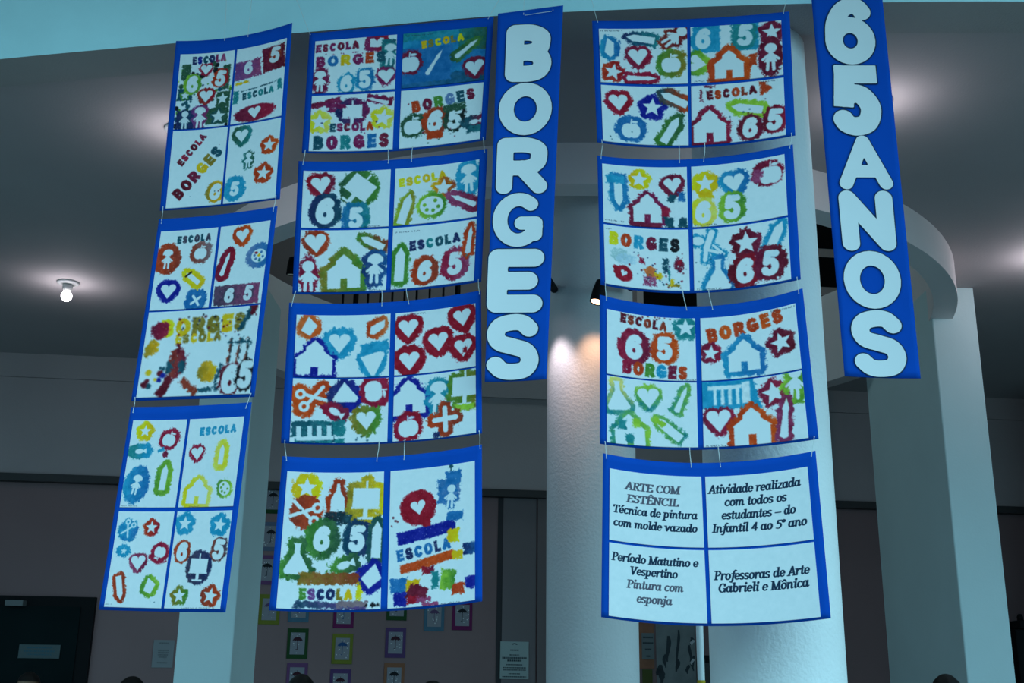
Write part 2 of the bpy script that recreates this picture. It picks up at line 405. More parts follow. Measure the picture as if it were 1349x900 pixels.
# block letters: skeletons in a unit box, y down; (width, strokes)
SC = crom([(.93,.13),(.75,.02),(.47,0),(.14,.07),(.02,.24),(.14,.41),(.5,.49),(.86,.58),(.98,.77),(.84,.95),(.5,1),(.22,.97),(.04,.86)], 5)
GL = {
 'E': (.60, [[(0,0),(0,1)], [(0,0),(1,0)], [(0,.5),(.85,.5)], [(0,1),(1,1)]]),
 'S': (.64, [SC]),
 'C': (.70, [ell(.52,.5,.52,.5,-48,-312)]),
 'O': (.76, [ell(.5,.5,.5,.5)]),
 'L': (.56, [[(0,0),(0,1)], [(0,1),(1,1)]]),
 'A': (.74, [[(.5,0),(0,1)], [(.5,0),(1,1)], [(.16,.71),(.84,.71)]]),
 'B': (.66, [[(0,0),(0,1)], crom([(0,0),(.55,0),(.9,.1),(.93,.25),(.85,.4),(.5,.48),(0,.48)],5), crom([(.5,.48),(.85,.55),(1,.74),(.88,.93),(.55,1),(0,1)],5)]),
 'R': (.68, [[(0,0),(0,1)], crom([(0,0),(.6,0),(.92,.1),(.97,.27),(.9,.45),(.6,.55),(0,.55)],5), [(.5,.55),(1,1)]]),
 'G': (.74, [ell(.52,.5,.52,.5,-50,-340), [(.62,.58),(1,.58)], [(1,.58),(1,.86)]]),
 'N': (.72, [[(0,1),(0,0)], [(0,0),(1,1)], [(1,1),(1,0)]]),
 '6': (.66, [ell(.5,.69,.5,.31), crom([(.93,.13),(.8,.03),(.6,0),(.3,.1),(.06,.36),(0,.69)],6)]),
 '5': (.62, [[(.95,0),(.16,0)], [(.16,0),(.08,.45)], crom([(.08,.45),(.4,.37),(.75,.42),(1,.65),(.85,.92),(.45,1),(.12,.95),(0,.86)],6)]),
}
def glyph(X, Y, ch, w, t, sq=True):               # distance to the letter in a box w x 1
    d = None
    for st in GL[ch][1]:
        q = [(t + x*(w-2*t), t + y*(1-2*t)) for x, y in st]
        if len(q) == 2 and sq and ch not in 'A': s = obx(X, Y, q[0], q[1], t*.98)
        else:
            s = None
            for a, b in zip(q, q[1:]):
                k = seg(X, Y, a, b) - t; s = k if s is None else mn(s, k)
        d = s if d is None else mn(d, s)
    if ch in 'AN' and sq: d = np.maximum(d, np.maximum(-Y, Y-1))
    return d

# stencil shapes in a box of height 2 centred on the origin (y down)
def sh_heart(X, Y):
    P = [(0,-.45)] + [(.5+.5*math.cos(a)*1.0, -.45+.5*math.sin(a)*.95) for a in np.linspace(-math.pi, .35, 14)] + [(0,.95)]
    P = P[1:]; Q = P + [(-x, y) for x, y in reversed(P[:-1])]
    return poly(X, Y, Q)
def sh_star(X, Y): return poly(X, Y, [((1.05 if k % 2 == 0 else .47)*math.sin(k*math.pi/5), -(1.05 if k % 2 == 0 else .47)*math.cos(k*math.pi/5)) for k in range(10)])
def sh_house(X, Y):
    d = poly(X, Y, [(-.92,1),(-.92,.0),(-1.0,.0),(-.45,-.42),(-.45,-.6),(0,-1),(.45,-.6),(.45,-.42),(1.0,.0),(.92,.0),(.92,1)])
    return np.maximum(d, -bx(X, Y, -.2, .42, .2, 1.1))
def sh_apple(X, Y): return mn(mn(circ(X, Y, -.28, .2, .62, .75), circ(X, Y, .28, .2, .62, .75)), mn(seg(X, Y, (0,-.4), (.08,-.95))-.06, circ(X, Y, .38, -.72, .3, .13)))
def sh_pencil(X, Y): return poly(X, Y, [(-.26,1),(-.26,-.55),(0,-1),(.26,-.55),(.26,1)])
def sh_brush(X, Y): return poly(X, Y, [(0,-1),(.16,-.5),(.12,-.2),(.2,.9),(0,1),(-.2,.9),(-.12,-.2),(-.16,-.5)])
def sh_easel(X, Y): return mn(mn(bx(X, Y, -.72, -.62, .72, .38), bx(X, Y, -.05, -1, .05, -.5)), mn(bx(X, Y, -.12, .3, .12, 1), mn(bx(X, Y, -.78, .36, .78, .46), bx(X, Y, -.42, .88, .42, 1))))
def sh_flask(X, Y): return poly(X, Y, [(-.24,-1),(.24,-1),(.17,-.85),(.17,-.35),(.8,.75),(.7,1),(-.7,1),(-.8,.75),(-.17,-.35),(-.17,-.85)])
def sh_kite(X, Y): return poly(X, Y, [(-.1,-1),(.75,-.15),(.1,.85),(-.75,.35)])
def sh_leaf(X, Y): return poly(X, Y, [(-1.2,.7),(-.9,-.3),(.1,-.65),(1.2,-.95),(.95,.1),(.2,.5),(-.6,.9)])
def sh_tri(X, Y): return poly(X, Y, [(-.95,-.45),(.7,-.95),(.9,-.6),(.15,.95),(-.1,.95)])
def sh_palette(X, Y):
    d = circ(X, Y, 0, 0, 1.15, .95)
    for a in (20, 75, 130, 190, 300): d = np.maximum(d, -circ(X, Y, .7*math.cos(math.radians(a)), .55*math.sin(math.radians(a)), .2))
    return d
def sh_child(X, Y): return mn(mn(circ(X, Y, 0, -.62, .38, .36), poly(X, Y, [(-.12,-.3),(.12,-.3),(.42,.4),(-.42,.4)])), mn(mn(seg(X, Y, (-.1,-.15), (-.5,.2))-.09, seg(X, Y, (.1,-.15), (.5,.2))-.09), mn(seg(X, Y, (-.16,.35), (-.2,.95))-.1, seg(X, Y, (.16,.35), (.2,.95))-.1)))
def sh_girl(X, Y): return mn(sh_child(X, Y), np.maximum(circ(X, Y, 0, -.6, .52, .42), Y+.45))
def sh_cross(X, Y): return mn(seg(X, Y, (-.7,-.7), (.7,.7))-.22, seg(X, Y, (-.7,.7), (.7,-.7))-.22)
def sh_scissors(X, Y): return mn(mn(seg(X, Y, (-.5,-.95), (.35,.4))-.11, seg(X, Y, (.5,-.95), (-.35,.4))-.11), mn(np.abs(np.hypot(X-.45, Y-.65)-.26)-.1, np.abs(np.hypot(X+.45, Y-.65)-.26)-.1))
def sh_comb(X, Y):
    d = bx(X, Y, -2.2, .45, 2.2, .95)
    for k in (-1.9, -.6, .5, 1.7): d = mn(d, bx(X, Y, k-.28, -.8, k+.28, .6))
    return d
def sh_fish(X, Y): return mn(circ(X, Y, -.2, 0, 1.0, .55), poly(X, Y, [(.5,0),(1.5,-.6),(1.5,.6)]))
def sh_book(X, Y): return poly(X, Y, [(-1.1,-.7),(-.5,-.8),(0,-.2),(.5,-.8),(1.1,-.7),(1.0,.7),(0,.85),(-1.0,.7)])
def sh_bottle(X, Y): return poly(X, Y, [(-.1,-1),(.1,-1),(.16,-.5),(.5,.1),(.5,1),(-.5,1),(-.5,.1),(-.16,-.5)])
def sh_micro(X, Y): return mn(mn(seg(X, Y, (.15,-.9), (-.15,.2))-.2, circ(X, Y, -.75, -.3, .42, .3)), mn(seg(X, Y, (-.15,.2), (-.2,1))-.14, mn(seg(X, Y, (-.1,.3), (1.0,.6))-.1, seg(X, Y, (.3,.0), (1,.6))-.08)))
def sh_globe(X, Y): return mn(circ(X, Y, 0, -.2, .7), np.maximum(np.abs(np.hypot(X, Y+.1)-.95)-.08, -Y-X*.6))
def sh_none(X, Y): return np.full(X.shape, 99.0)
SH = {k[3:]: g for k, g in list(globals().items()) if k.startswith('sh_')}

PAL = dict(red=(104,16,38), crimson=(104,22,54), maroon=(80,24,54), wine=(66,18,36), purple=(86,28,78), mauve=(104,60,102), violet=(74,58,122),
           orange=(146,70,20), rust=(130,54,24), brown=(98,48,36), tan=(144,98,56), yellow=(172,184,22), gold=(178,160,20), lemon=(168,192,104), olive=(92,104,38),
           green=(46,118,48), lime=(100,172,54), dgreen=(28,74,60), teal=(20,114,126), dteal=(14,68,88), sky=(20,130,176), blue=(18,94,158), steel=(64,112,164),
           navy=(10,26,132), dnavy=(18,38,86), char=(44,56,78), black=(14,22,30), grey=(88,96,110), ink=(26,46,68), text=(14,42,68), text2=(58,78,98), palesky=(116,180,206), paleteal=(108,172,186))
def cc(c): return np.array(PAL[c], float) if isinstance(c, str) else np.array(c, float)

class Sheet:
    def __init__(s, H, res=165, seed=0):
        s.H = H; s.res = res; s.w = res; s.h = int(round(res*H/100)); s.ss = 2
        W2, H2 = s.w*s.ss, s.h*s.ss
        xs = (np.arange(W2)+.5)*100/W2; ys = (np.arange(H2)+.5)*H/H2
        s.X, s.Y = np.meshgrid(xs, ys); s.img = np.tile(np.array(PAPER, float), (H2, W2, 1))
        s.k = seed*13; s.img += (samp(N3, s.X, s.Y, seed)*7)[..., None]; s.px = 100/W2
    def win(s, x, y, R):
        i0 = max(0, int((x-R)/s.px)); i1 = min(s.X.shape[1], int((x+R)/s.px)+1); j0 = max(0, int((y-R)/s.px)); j1 = min(s.X.shape[0], int((y+R)/s.px)+1)
        return slice(j0, max(j1, j0)), slice(i0, max(i1, i0))
    def loc(s, X, Y, x, y, rot, sc):
        a = math.radians(rot); dx, dy = X-x, Y-y
        return (dx*math.cos(a)+dy*math.sin(a))/sc, (-dx*math.sin(a)+dy*math.cos(a))/sc
    def put(s, w, a, c, X=None, c2=None, ang=0, x=0, y=0, R=10):
        s.k += 1; col = cc(c)[None, None, :]
        if c2 is not None:
            t = np.clip(.5 + ((s.X[w]-x)*math.cos(ang) + (s.Y[w]-y)*math.sin(ang))/R*.7 + samp(N3, s.X[w], s.Y[w], s.k+5)*.7, 0, 1)[..., None]
            col = col*(1-t) + cc(c2)[None, None, :]*t
        col = col + (samp(N3, s.X[w], s.Y[w], s.k)*34)[..., None]
        s.img[w] = s.img[w]*(1-a[..., None]) + col*a[..., None]
    # stencil shape left blank inside a ragged sponge halo
    def S(s, name, px, py, h, c, sp=5.0, rot=0, c2=None, ang=0, e=None, rag=1.0, fill=1, dens=.16, asp=1.0):
        x, y = px, py*s.H/100.0; R = h*1.6 + sp*2.5
        if name in ('comb', 'fish'): R = h*2.6 + sp*2
        w = s.win(x, y, R); X, Y = s.X[w], s.Y[w]
        if X.size == 0: return s
        s.k += 3; u, v_ = s.loc(X, Y, x, y, rot, h/2)
        if name in GL:
            g = GL[name][0]; d = glyph(u/2+g/2, v_/2+.5, name, g, .13, sq=False)*h
        else: d = SH[name](u/asp, v_)*h/2
        halo = ((d - sp)*.55 + (np.hypot(X-x, Y-y) - h*.47 - sp*.75)*.45 if name in ('heart','star','apple','palette','6','5','kite','leaf','tri') else d - sp) if e is None else circ(*s.loc(X, Y, x+e[2] if len(e) > 2 else x, y+(e[3] if len(e) > 2 else 0), rot, 1.0), 0, 0, e[0], e[1])
        n = samp(N1, X, Y, s.k)*5.0*rag + samp(N2, X, Y, s.k)*3.2*rag
        a = sm(halo + n, .8)*(1 - np.clip((samp(N2, X, Y, s.k+9) + .02 - (.5-dens))*6, 0, .75))
        ins = sm(d + samp(N2, X, Y, s.k+2)*1.0, .5)
        s.put(w, a*(1-ins), c, c2=c2, ang=math.radians(ang), x=x, y=y, R=h)
        if fill: s.img[w] = s.img[w]*(1-ins[..., None]*.95) + np.array(PAPER, float)*ins[..., None]*.95
        return s
    # painted letters
    def T(s, txt, px, py, h, c, rot=0, sp=.11, wx=1.04, t=.15, rag=1.0):
        x0, y0 = px, py*s.H/100.0; cols = c if isinstance(c, (list, tuple)) and not isinstance(c[0], (int, float)) else [c]
        tot = sum(GL[k][0]*wx + sp for k in txt) - sp; ca, sa = math.cos(math.radians(rot)), math.sin(math.radians(rot)); cur = -tot/2*h
        for i, ch in enumerate(txt):
            g = GL[ch][0]*wx; ox = cur + g*h/2; X0, Y0 = x0 + ox*ca, y0 + ox*sa; cur += (g+sp)*h
            w = s.win(X0, Y0, h); X, Y = s.X[w], s.Y[w]
            if X.size == 0: continue
            s.k += 2; u, v_ = s.loc(X, Y, X0, Y0, rot, h)
            d = glyph(u+g/2, v_+.5, ch, g, t)*h + samp(N2, X, Y, s.k)*1.5*rag + samp(N1, X, Y, s.k)*.8*rag
            s.put(w, sm(d, .45)*(1-np.clip((samp(N2, X, Y, s.k+4)-.24)*5, 0, .6)), cols[i % len(cols)])
        return s
    def P(s, px, py, w_, h_, c, rot=0, c2=None, ang=0, rag=1.0, el=False, dens=.2):   # painted patch
        x, y = px, py*s.H/100.0; w = s.win(x, y, max(w_, h_)*.75+4); X, Y = s.X[w], s.Y[w]
        if X.size == 0: return s
        s.k += 3; u, v_ = s.loc(X, Y, x, y, rot, 1.0)
        d = circ(u, v_, 0, 0, w_/2, h_/2) if el else np.maximum(np.abs(u)-w_/2, np.abs(v_)-h_/2)
        d = d + samp(N1, X, Y, s.k)*4.0*rag + samp(N2, X, Y, s.k)*2.4*rag
        s.put(w, sm(d, .7)*(1-np.clip((samp(N2, X, Y, s.k+4)-(.5-dens))*6, 0, .8)), c, c2=c2, ang=math.radians(ang), x=x, y=y, R=w_)
        return s
    def D(s, n, x0, y0, x1, y1, cs, r=.9):       # splashes
        R_ = np.random.RandomState(s.k+n)
        for i in range(n):
            q = r*(.5+R_.rand()*1.1); s.P(x0+R_.rand()*(x1-x0), y0+R_.rand()*(y1-y0), q*2, q*2, cs[i % len(cs)], el=True, rag=.35)
        return s
    def W(s, px, py, L):                          # the small handwritten line in a sheet's corner
        R_ = np.random.RandomState(s.k+3); y = py*s.H/100.0; x = px
        while x < px + L:
            q = .9 + R_.rand()*.6
            for _ in range(2):
                a = (x+R_.rand()*q, y+R_.rand()*1.8-.9); b = (x+R_.rand()*q, y+R_.rand()*1.8-.9)
                w = s.win(x, y, 4); s.put(w, sm(seg(s.X[w], s.Y[w], a, b)-.22, .25)*.8, 'ink')
            x += q + .5 + (1.6 if R_.rand() < .15 else 0)
        return s
    def done(s):
        a = s.img.reshape(s.h, 2, s.w, 2, 3).mean(axis=(1, 3)); return alb(np.clip(a, 0, 255))

# bold italic serif for the notice sheets: skeletons with y up from the baseline, x-height 1
def _st(x, y0, y1): return [(x, y0), (x, y1)]
def _sf(x, y, a=.2): return ('s', x, y, a)
SF = {
 'a': (1.0, [ell(.40,.5,.30,.46), _st(.76,.97,.14), [(.76,.14),(.84,.03),(.98,.16)]]),
 'b': (1.0, [_st(.2,1.5,.1), ell(.5,.5,.31,.46), _sf(.1,1.48,.12)]), 'c': (.84, [ell(.47,.5,.34,.46,45,318)]),
 'd': (1.02, [ell(.40,.5,.30,.46), _st(.78,1.5,.14), [(.78,.14),(.86,.03),(1.0,.16)], _sf(.68,1.48,.12)]),
 'e': (.86, [ell(.45,.5,.33,.46,2,318), [(.14,.5),(.78,.53)]]),
 'f': (.58, [[(.8,1.42),(.66,1.52),(.5,1.4),(.42,1.1),(.3,-.2),(.16,-.42),(-.04,-.36)], [(.12,.95),(.7,.95)]]),
 'g': (.94, [ell(.44,.62,.27,.36), [(.34,.26),(.2,.13),(.36,.04),(.66,-.04),(.74,-.24),(.5,-.44),(.18,-.38),(.1,-.2),(.36,.0)], [(.66,.88),(.92,.95)]]),
 'i': (.5, [_st(.26,.96,.14), [(.26,.14),(.34,.03),(.46,.14)], _sf(.14,.95,.12), ('d', .3, 1.36)]),
 'j': (.48, [[(.26,.96),(.24,-.15),(.1,-.42),(-.12,-.36)], _sf(.14,.95,.12), ('d', .3, 1.36)]),
 'l': (.5, [_st(.26,1.5,.14), [(.26,.14),(.34,.03),(.46,.14)], _sf(.14,1.48,.12)]),
 'm': (1.52, [_st(.2,.96,.03), crom([(.2,.62),(.42,.93),(.6,.92),(.72,.7),(.72,.03)],4), crom([(.72,.62),(.92,.93),(1.1,.92),(1.22,.7),(1.22,.14)],4), [(1.22,.14),(1.3,.03),(1.44,.15)], _sf(.08,.95,.1)]),
 'n': (1.04, [_st(.2,.96,.03), crom([(.2,.62),(.44,.93),(.64,.92),(.76,.7),(.76,.14)],4), [(.76,.14),(.84,.03),(.98,.15)], _sf(.08,.95,.1)]),
 'o': (.92, [ell(.46,.5,.34,.46)]), 'p': (1.0, [_st(.2,.96,-.44), ell(.5,.5,.31,.46), _sf(.2,-.43,.24), _sf(.08,.95,.1)]),
 'r': (.74, [_st(.2,.96,.03), crom([(.2,.55),(.42,.9),(.62,.95),(.72,.82)],4), _sf(.08,.95,.1)]),
 's': (.74, [[(.08+x*.54, .97-.94*y) for x, y in SC]]), 't': (.58, [[(.28,1.3),(.26,.2),(.36,.04),(.56,.16)], [(.04,.95),(.58,.95)]]),
 'u': (1.06, [crom([(.2,.96),(.2,.3),(.32,.07),(.5,.06),(.76,.4)],4), _st(.78,.96,.14), [(.78,.14),(.86,.03),(1.0,.15)], _sf(.1,.95,.1)]),
 'v': (.9, [[(.16,.97),(.42,.04)], [(.42,.04),(.82,.95)], _sf(.06,.95,.12)]), 'z': (.82, [[(.12,.93),(.72,.93)], [(.72,.93),(.08,.06)], [(.08,.06),(.76,.06)]]),
 'A': (1.2, [[(.62,1.4),(.12,.03)], [(.62,1.4),(1.05,.03)], [(.28,.46),(.9,.46)], _sf(.1,.03,.17), _sf(1.05,.03,.22)]),
 'R': (1.14, [_st(.28,1.38,.03), crom([(.28,1.36),(.72,1.36),(.92,1.06),(.7,.74),(.28,.72)],5), [(.58,.72),(1.02,.03)], _sf(.26,.03,.22), _sf(1.06,.03,.14), _sf(.16,1.37,.14)]),
 'T': (1.1, [[(.05,1.36),(1.05,1.36)], _st(.55,1.36,.03), _sf(.55,.03,.24), [(.05,1.36),(.05,1.08)], [(1.05,1.36),(1.05,1.08)]]),
 'E': (1.05, [_st(.26,1.38,.03), [(.1,1.36),(.95,1.36)], [(.26,.72),(.76,.72)], [(.1,.04),(.98,.04)], [(.95,1.36),(.95,1.1)], [(.98,.04),(.98,.32)]]),
 'C': (1.12, [ell(.6,.7,.5,.67,48,318), [(.94,1.34),(.94,1.02)]]), 'O': (1.2, [ell(.6,.7,.48,.67)]),
 'M': (1.52, [_st(.22,1.38,.03), [(.22,1.38),(.72,.05)], [(.72,.05),(1.26,1.38)], _st(1.26,1.38,.03), _sf(.22,.03,.18), _sf(1.26,.03,.22), _sf(.14,1.37,.12), _sf(1.32,1.37,.14)]),
 'S': (.92, [[(.12+x*.68, 1.37-1.34*y) for x, y in SC], [(.8,1.36),(.8,1.08)], [(.1,.04),(.1,.32)]]),
 'N': (1.25, [_st(.22,1.38,.03), [(.22,1.38),(1.0,.05)], _st(1.0,1.38,.05), _sf(.22,.03,.2), _sf(1.0,1.37,.2), _sf(.12,1.37,.12)]),
 'I': (.56, [_st(.28,1.38,.03), _sf(.28,.03,.22), _sf(.28,1.37,.22)]), 'L': (.98, [_st(.28,1.38,.03), [(.1,.04),(.92,.04)], [(.92,.04),(.92,.34)], _sf(.28,1.37,.22)]),
 'P': (1.05, [_st(.28,1.38,.03), crom([(.28,1.36),(.72,1.36),(.94,1.04),(.7,.7),(.28,.66)],5), _sf(.28,.03,.22), _sf(.16,1.37,.14)]),
 'V': (1.15, [[(.14,1.38),(.52,.03)], [(.52,.03),(1.06,1.38)], _sf(.16,1.37,.2), _sf(1.04,1.37,.18)]),
 'G': (1.2, [ell(.6,.7,.5,.67,48,340), _st(1.02,.6,.06), _sf(1.0,.6,.2), [(.94,1.34),(.94,1.02)]]),
 '4': (.96, [_st(.66,1.36,.03), [(.66,1.36),(.08,.42)], [(.08,.42),(.9,.42)]]), '5': (.9, [[(.82,1.34),(.3,1.34)], [(.3,1.34),(.2,.8)], crom([(.2,.8),(.5,.9),(.78,.7),(.78,.32),(.5,.04),(.12,.1)],5)]),
 'º': (.56, [ell(.28,1.16,.18,.2)]), '–': (1.0, [[(.06,.48),(.94,.48)]]), ' ': (.5, []),
}
ACC = {'é': ('e', [(.42,1.2),(.68,1.5)]), 'í': ('l0', [(.26,1.2),(.5,1.5)]), 'Ê': ('E', [(.28,1.56),(.54,1.8),(.8,1.56)]), 'ô': ('o', [(.18,1.2),(.46,1.48),(.74,1.2)])}
SF['l0'] = (.5, [_st(.26,.96,.14), [(.26,.14),(.34,.03),(.46,.14)], _sf(.14,.95,.12)])
for k_, (b_, ac_) in ACC.items(): SF[k_] = (SF[b_][0], SF[b_][1] + [ac_])
def serif_line(s, txt, px, py, xh, width, c='text', t=.17, k=1.9, ital=.17):
    tot = sum(SF[ch][0] + .04 for ch in txt); sx = width/tot; y0 = py*s.H/100.0; x = px - width/2
    for ch in txt:
        w = s.win(x + SF[ch][0]*sx/2, y0 - .5*xh, xh*2.2); X, Y = s.X[w], s.Y[w]
        if X.size and SF[ch][1]:
            v_ = (y0-Y)/xh; u = (X-x)/sx - ital*(v_-.3)*xh/sx; d = None
            for st in SF[ch][1]:
                if st[0] == 's': q = seg(u, v_*k, (st[1]-st[3], st[2]*k), (st[1]+st[3], st[2]*k)) - t*.95
                elif st[0] == 'd': q = np.hypot(u-st[1], v_-st[2]) - t*1.25
                else:
                    q = None
                    for a, b in zip(st, st[1:]):
                        g = seg(u, v_*k, (a[0], a[1]*k), (b[0], b[1]*k)) - t; q = g if q is None else mn(q, g)
                d = q if d is None else mn(d, q)
            a = sm(d*sx, .22); s.img[w] = s.img[w]*(1-a[..., None]) + cc(c)*a[..., None]
        x += (SF[ch][0] + .04)*sx
    return s
# ================================================================ posters
def quad(a, b, c, u): return a*(1-u)*(1-2*u) + b*4*u*(1-u) + c*u*(2*u-1)
class Surf:                                       # a hanging sheet: top and bottom edges (left, middle, right), depths left/right, bow
    def __init__(s, top, bot, DL, DR, bow=.02):
        s.t = [np.array(p, float) for p in top]; s.b = [np.array(p, float) for p in bot]; s.DL, s.DR, s.bow = DL, DR, bow
        us = np.linspace(0, 1, 41)
        s.us = us; s.T = np.array([s.edge(s.t, u) for u in us]); s.B = np.array([s.edge(s.b, u) for u in us])
    def edge(s, e_, u):
        p = quad(e_[0], e_[1], e_[2], u); return on_y(p[0], p[1], s.DL*(1-u) + s.DR*u + s.bow*4*u*(1-u))
    def at(s, U, V, off=0.0):
        U = np.asarray(U, float); V = np.asarray(V, float)
        f = lambda A: np.stack([np.interp(U, s.us, A[:, i]) for i in range(3)], -1)
        p = f(s.T)*(1-V)[..., None] + f(s.B)*V[..., None]
        p[..., 1] -= off; return p
def grid_mesh(name, P, mats, parent, cols=None, back=.002, mi0=0):
    h, w = P.shape[:2]                            # front grid with a rim folded back and a rear face
    Q = np.pad(P, ((1, 1), (1, 1), (0, 0)), mode='edge'); Q[0, :, 1] += back; Q[-1, :, 1] += back; Q[1:-1, 0, 1] += back; Q[1:-1, -1, 1] += back
    H, W = h+2, w+2; idx = np.arange(H*W).reshape(H, W)
    F = np.stack([idx[:-1, :-1], idx[1:, :-1], idx[1:, 1:], idx[:-1, 1:]], -1).reshape(-1, 4)
    me = bpy.data.meshes.new(name); n = len(F)
    me.vertices.add(H*W); me.vertices.foreach_set('co', Q.reshape(-1).astype(np.float32))
    me.loops.add(n*4); me.loops.foreach_set('vertex_index', F.reshape(-1).astype(np.int32))
    me.polygons.add(n); me.polygons.foreach_set('loop_start', np.arange(0, n*4, 4, dtype=np.int32))
    me.polygons.foreach_set('use_smooth', np.ones(n, bool))
    me.update(calc_edges=True)
    if cols is not None:
        C_ = np.pad(cols, ((1, 1), (1, 1), (0, 0)), mode='edge'); C4 = np.concatenate([C_, np.ones((H, W, 1))], -1)
        at = me.color_attributes.new('paint', 'FLOAT_COLOR', 'POINT'); at.data.foreach_set('color', C4.reshape(-1).astype(np.float32))
    return add(name, me, mats, parent)
pm = bpy.data.materials.new('stencil_painted_paper'); pm.use_nodes = True
_b = pm.node_tree.nodes['Principled BSDF']; _a = pm.node_tree.nodes.new('ShaderNodeAttribute'); _a.attribute_name = 'paint'
pm.node_tree.links.new(_a.outputs['Color'], _b.inputs['Base Color']); _b.inputs['Roughness'].default_value = .75; _b.inputs['Specular IOR Level'].default_value = .12

def place(o, root):                               # meshes are built in world space; hang them on their root
    o.parent = root; o.matrix_parent_inverse = Matrix.Translation(-Vector(root.location))
def string_mesh(root, a, b, sag=.004, r=.0010, knots=True):
    bm = bmesh.new(); a, b = Vector(a), Vector(b); pts = [a.lerp(b, t) + Vector((math.sin(t*5)*sag, -.003, 0)) for t in np.linspace(0, 1, 7)]
    tube(bm, pts, r, 6)
    if knots:
        for p in (pts[0], pts[-1]):
            bmesh.ops.create_icosphere(bm, subdivisions=1, radius=r*2.0, matrix=Matrix.Translation(p))
    o = obj('string', bm, M['string']); place(o, root); return o

def poster(sf, cells, arts, label, group, seed, res=165, above=None, ties=(.03, .47, .56, .97)):
    U, V = np.meshgrid(np.linspace(0, 1, 41), np.linspace(0, 1, 25))
    c = sf.at(np.array([.5]), np.array([1.0]))[0]
    root = tag(empty('stencil_poster', c), label, 'poster', group)
    place(grid_mesh('blue_card', sf.at(U, V), M['blue'], None, None, .0025), root)
    for i, ((u0, v0, u1, v1), art) in enumerate(zip(cells, arts)):
        q = sf.at(np.array([u0, u1, u0, u1]), np.array([v0, v0, v1, v1]))
        W_ = (np.linalg.norm(q[1]-q[0]) + np.linalg.norm(q[3]-q[2]))/2; H_ = (np.linalg.norm(q[2]-q[0]) + np.linalg.norm(q[3]-q[1]))/2
        sh = Sheet(H_/W_*100, res, seed*5+i+1); art(sh); col = sh.done()
        uu = np.linspace(u0, u1, sh.w); vv = np.linspace(v0, v1, sh.h); UU, VV = np.meshgrid(uu, vv)
        place(grid_mesh('paper_sheet', sf.at(UU, VV, .003), pm, None, col, .0025), root)
    if above is not None:
        for t in ties:
            a = above.at(np.array([t]), np.array([.985]), .004)[0]; b = sf.at(np.array([t + random.uniform(-.008, .008)]), np.array([.03]), .004)[0]
            string_mesh(root, a, b, random.uniform(-.0015, .0015))
    return root
def strings_up(root, sf, spec):                   # (u on the poster, pixel where the string leaves upward) -> nail on the facade
    for u, (px, py) in spec:
        a = sf.at(np.array([u]), np.array([.02]), .004)[0]; x = on_y(px, py, 3.55)[0]; y = fas_y(x) - .004
        string_mesh(root, on_y(px, py, y), a, .002, .0008)

def cells4(u, v): return [(u[0], v[0], u[1], v[1]), (u[2], v[0], u[3], v[1]), (u[0], v[2], u[1], v[3]), (u[2], v[2], u[3], v[3])]
POS = {}
def SU(k, top, bot, DL, DR, bow): POS[k] = Surf(top, bot, DL, DR, bow); return POS[k]
D1, D2, D3 = (3.62, 3.50), (3.55, 3.47), (3.38, 3.31)
SU('a1', [(232,54),(310,48.5),(385,30)], [(210.5,277.5),(289,271.5),(368.5,262)], *D1, .012)
SU('a2', [(209.5,288.6),(289,282.6),(365.5,271.5)], [(172.6,528.6),(259,525.6),(335,523)], *D1, .012)
SU('a3', [(172.5,536.4),(251,534.8),(331.5,530)], [(130,803.6),(213.4,806),(297,807)], *D1, .012)
SU('b1', [(407.8,44.2),(526,33.5),(650.5,22.5)], [(397.5,201.4),(519.5,199),(640,184.3)], *D2, .012)
SU('b2', [(393.2,212.2),(517.4,210.5),(642.2,195.8)], [(385,387.2),(510.4,385),(634,371)], *D2, .015)
SU('b3', [(381,398.8),(512.5,398),(633.7,382.5)], [(370,583.8),(507.5,584.5),(635,571)], *D2, .018)
SU('b4', [(372,601),(507.3,601.7),(634.8,585.7)], [(354.5,804.3),(502,805.7),(635.3,792.3)], *D2, .02)
SU('c1', [(780,27.5),(910,25),(1040,15)], [(786.7,187.2),(912.2,194.3),(1047.8,178.3)], *D3, .02)
SU('c2', [(786.7,204.8),(912.7,209.5),(1044.5,190.1)], [(791.3,375),(917.3,386),(1055,368)], *D3, .024)
SU('c3', [(790.2,388.4),(923,403.7),(1057.3,379.7)], [(790.2,584.7),(928.2,592.5),(1078.5,578.3)], *D3, .028)
SU('c4', [(794.4,597.2),(930,610),(1074.4,593.9)], [(792,813.3),(939.7,825),(1094.7,814.7)], *D3, .03)

# ---- what is painted on every sheet
A = {}
def art(k):
    def dec(fn): A.setdefault(k, []).append(fn); return fn
    return dec
@art('a1')
def _(s):
    s.D(46, 0, 3, 100, 100, ['dgreen', 'green', 'dteal', 'black', 'lime', 'dnavy'], 1.9)
    s.D(70,2,14,98,98,['dgreen','dgreen','dteal','green','black'],3.2).P(14,25,16,30,'dgreen',dens=.35).P(88,35,14,46,'dgreen',dens=.3).P(15,55,26,22,'dteal').P(86,65,24,30,'dgreen').P(78,86,40,30,'dgreen').P(22,88,36,34,'dnavy')
    s.S('star',16,56,17,'green',2).S('star',85,64,22,'dgreen',2).S('heart',50,23,20,'crimson',4).S('6',27,41,31,'lime',5,c2='green').S('5',78,36,30,'rust',4,8,c2='red')
    s.S('heart',54,59,24,'brown',6,c2='red').S('child',19,88,33,'dnavy',3,c2='dteal').S('girl',46,86,38,'violet',4,c2='purple').S('star',80,87,26,'dteal',3,c2='dgreen')
    s.T('ESCOLA',54,9,15,['dnavy','navy','dteal','dnavy','purple','mauve'],-2,.1,.9)
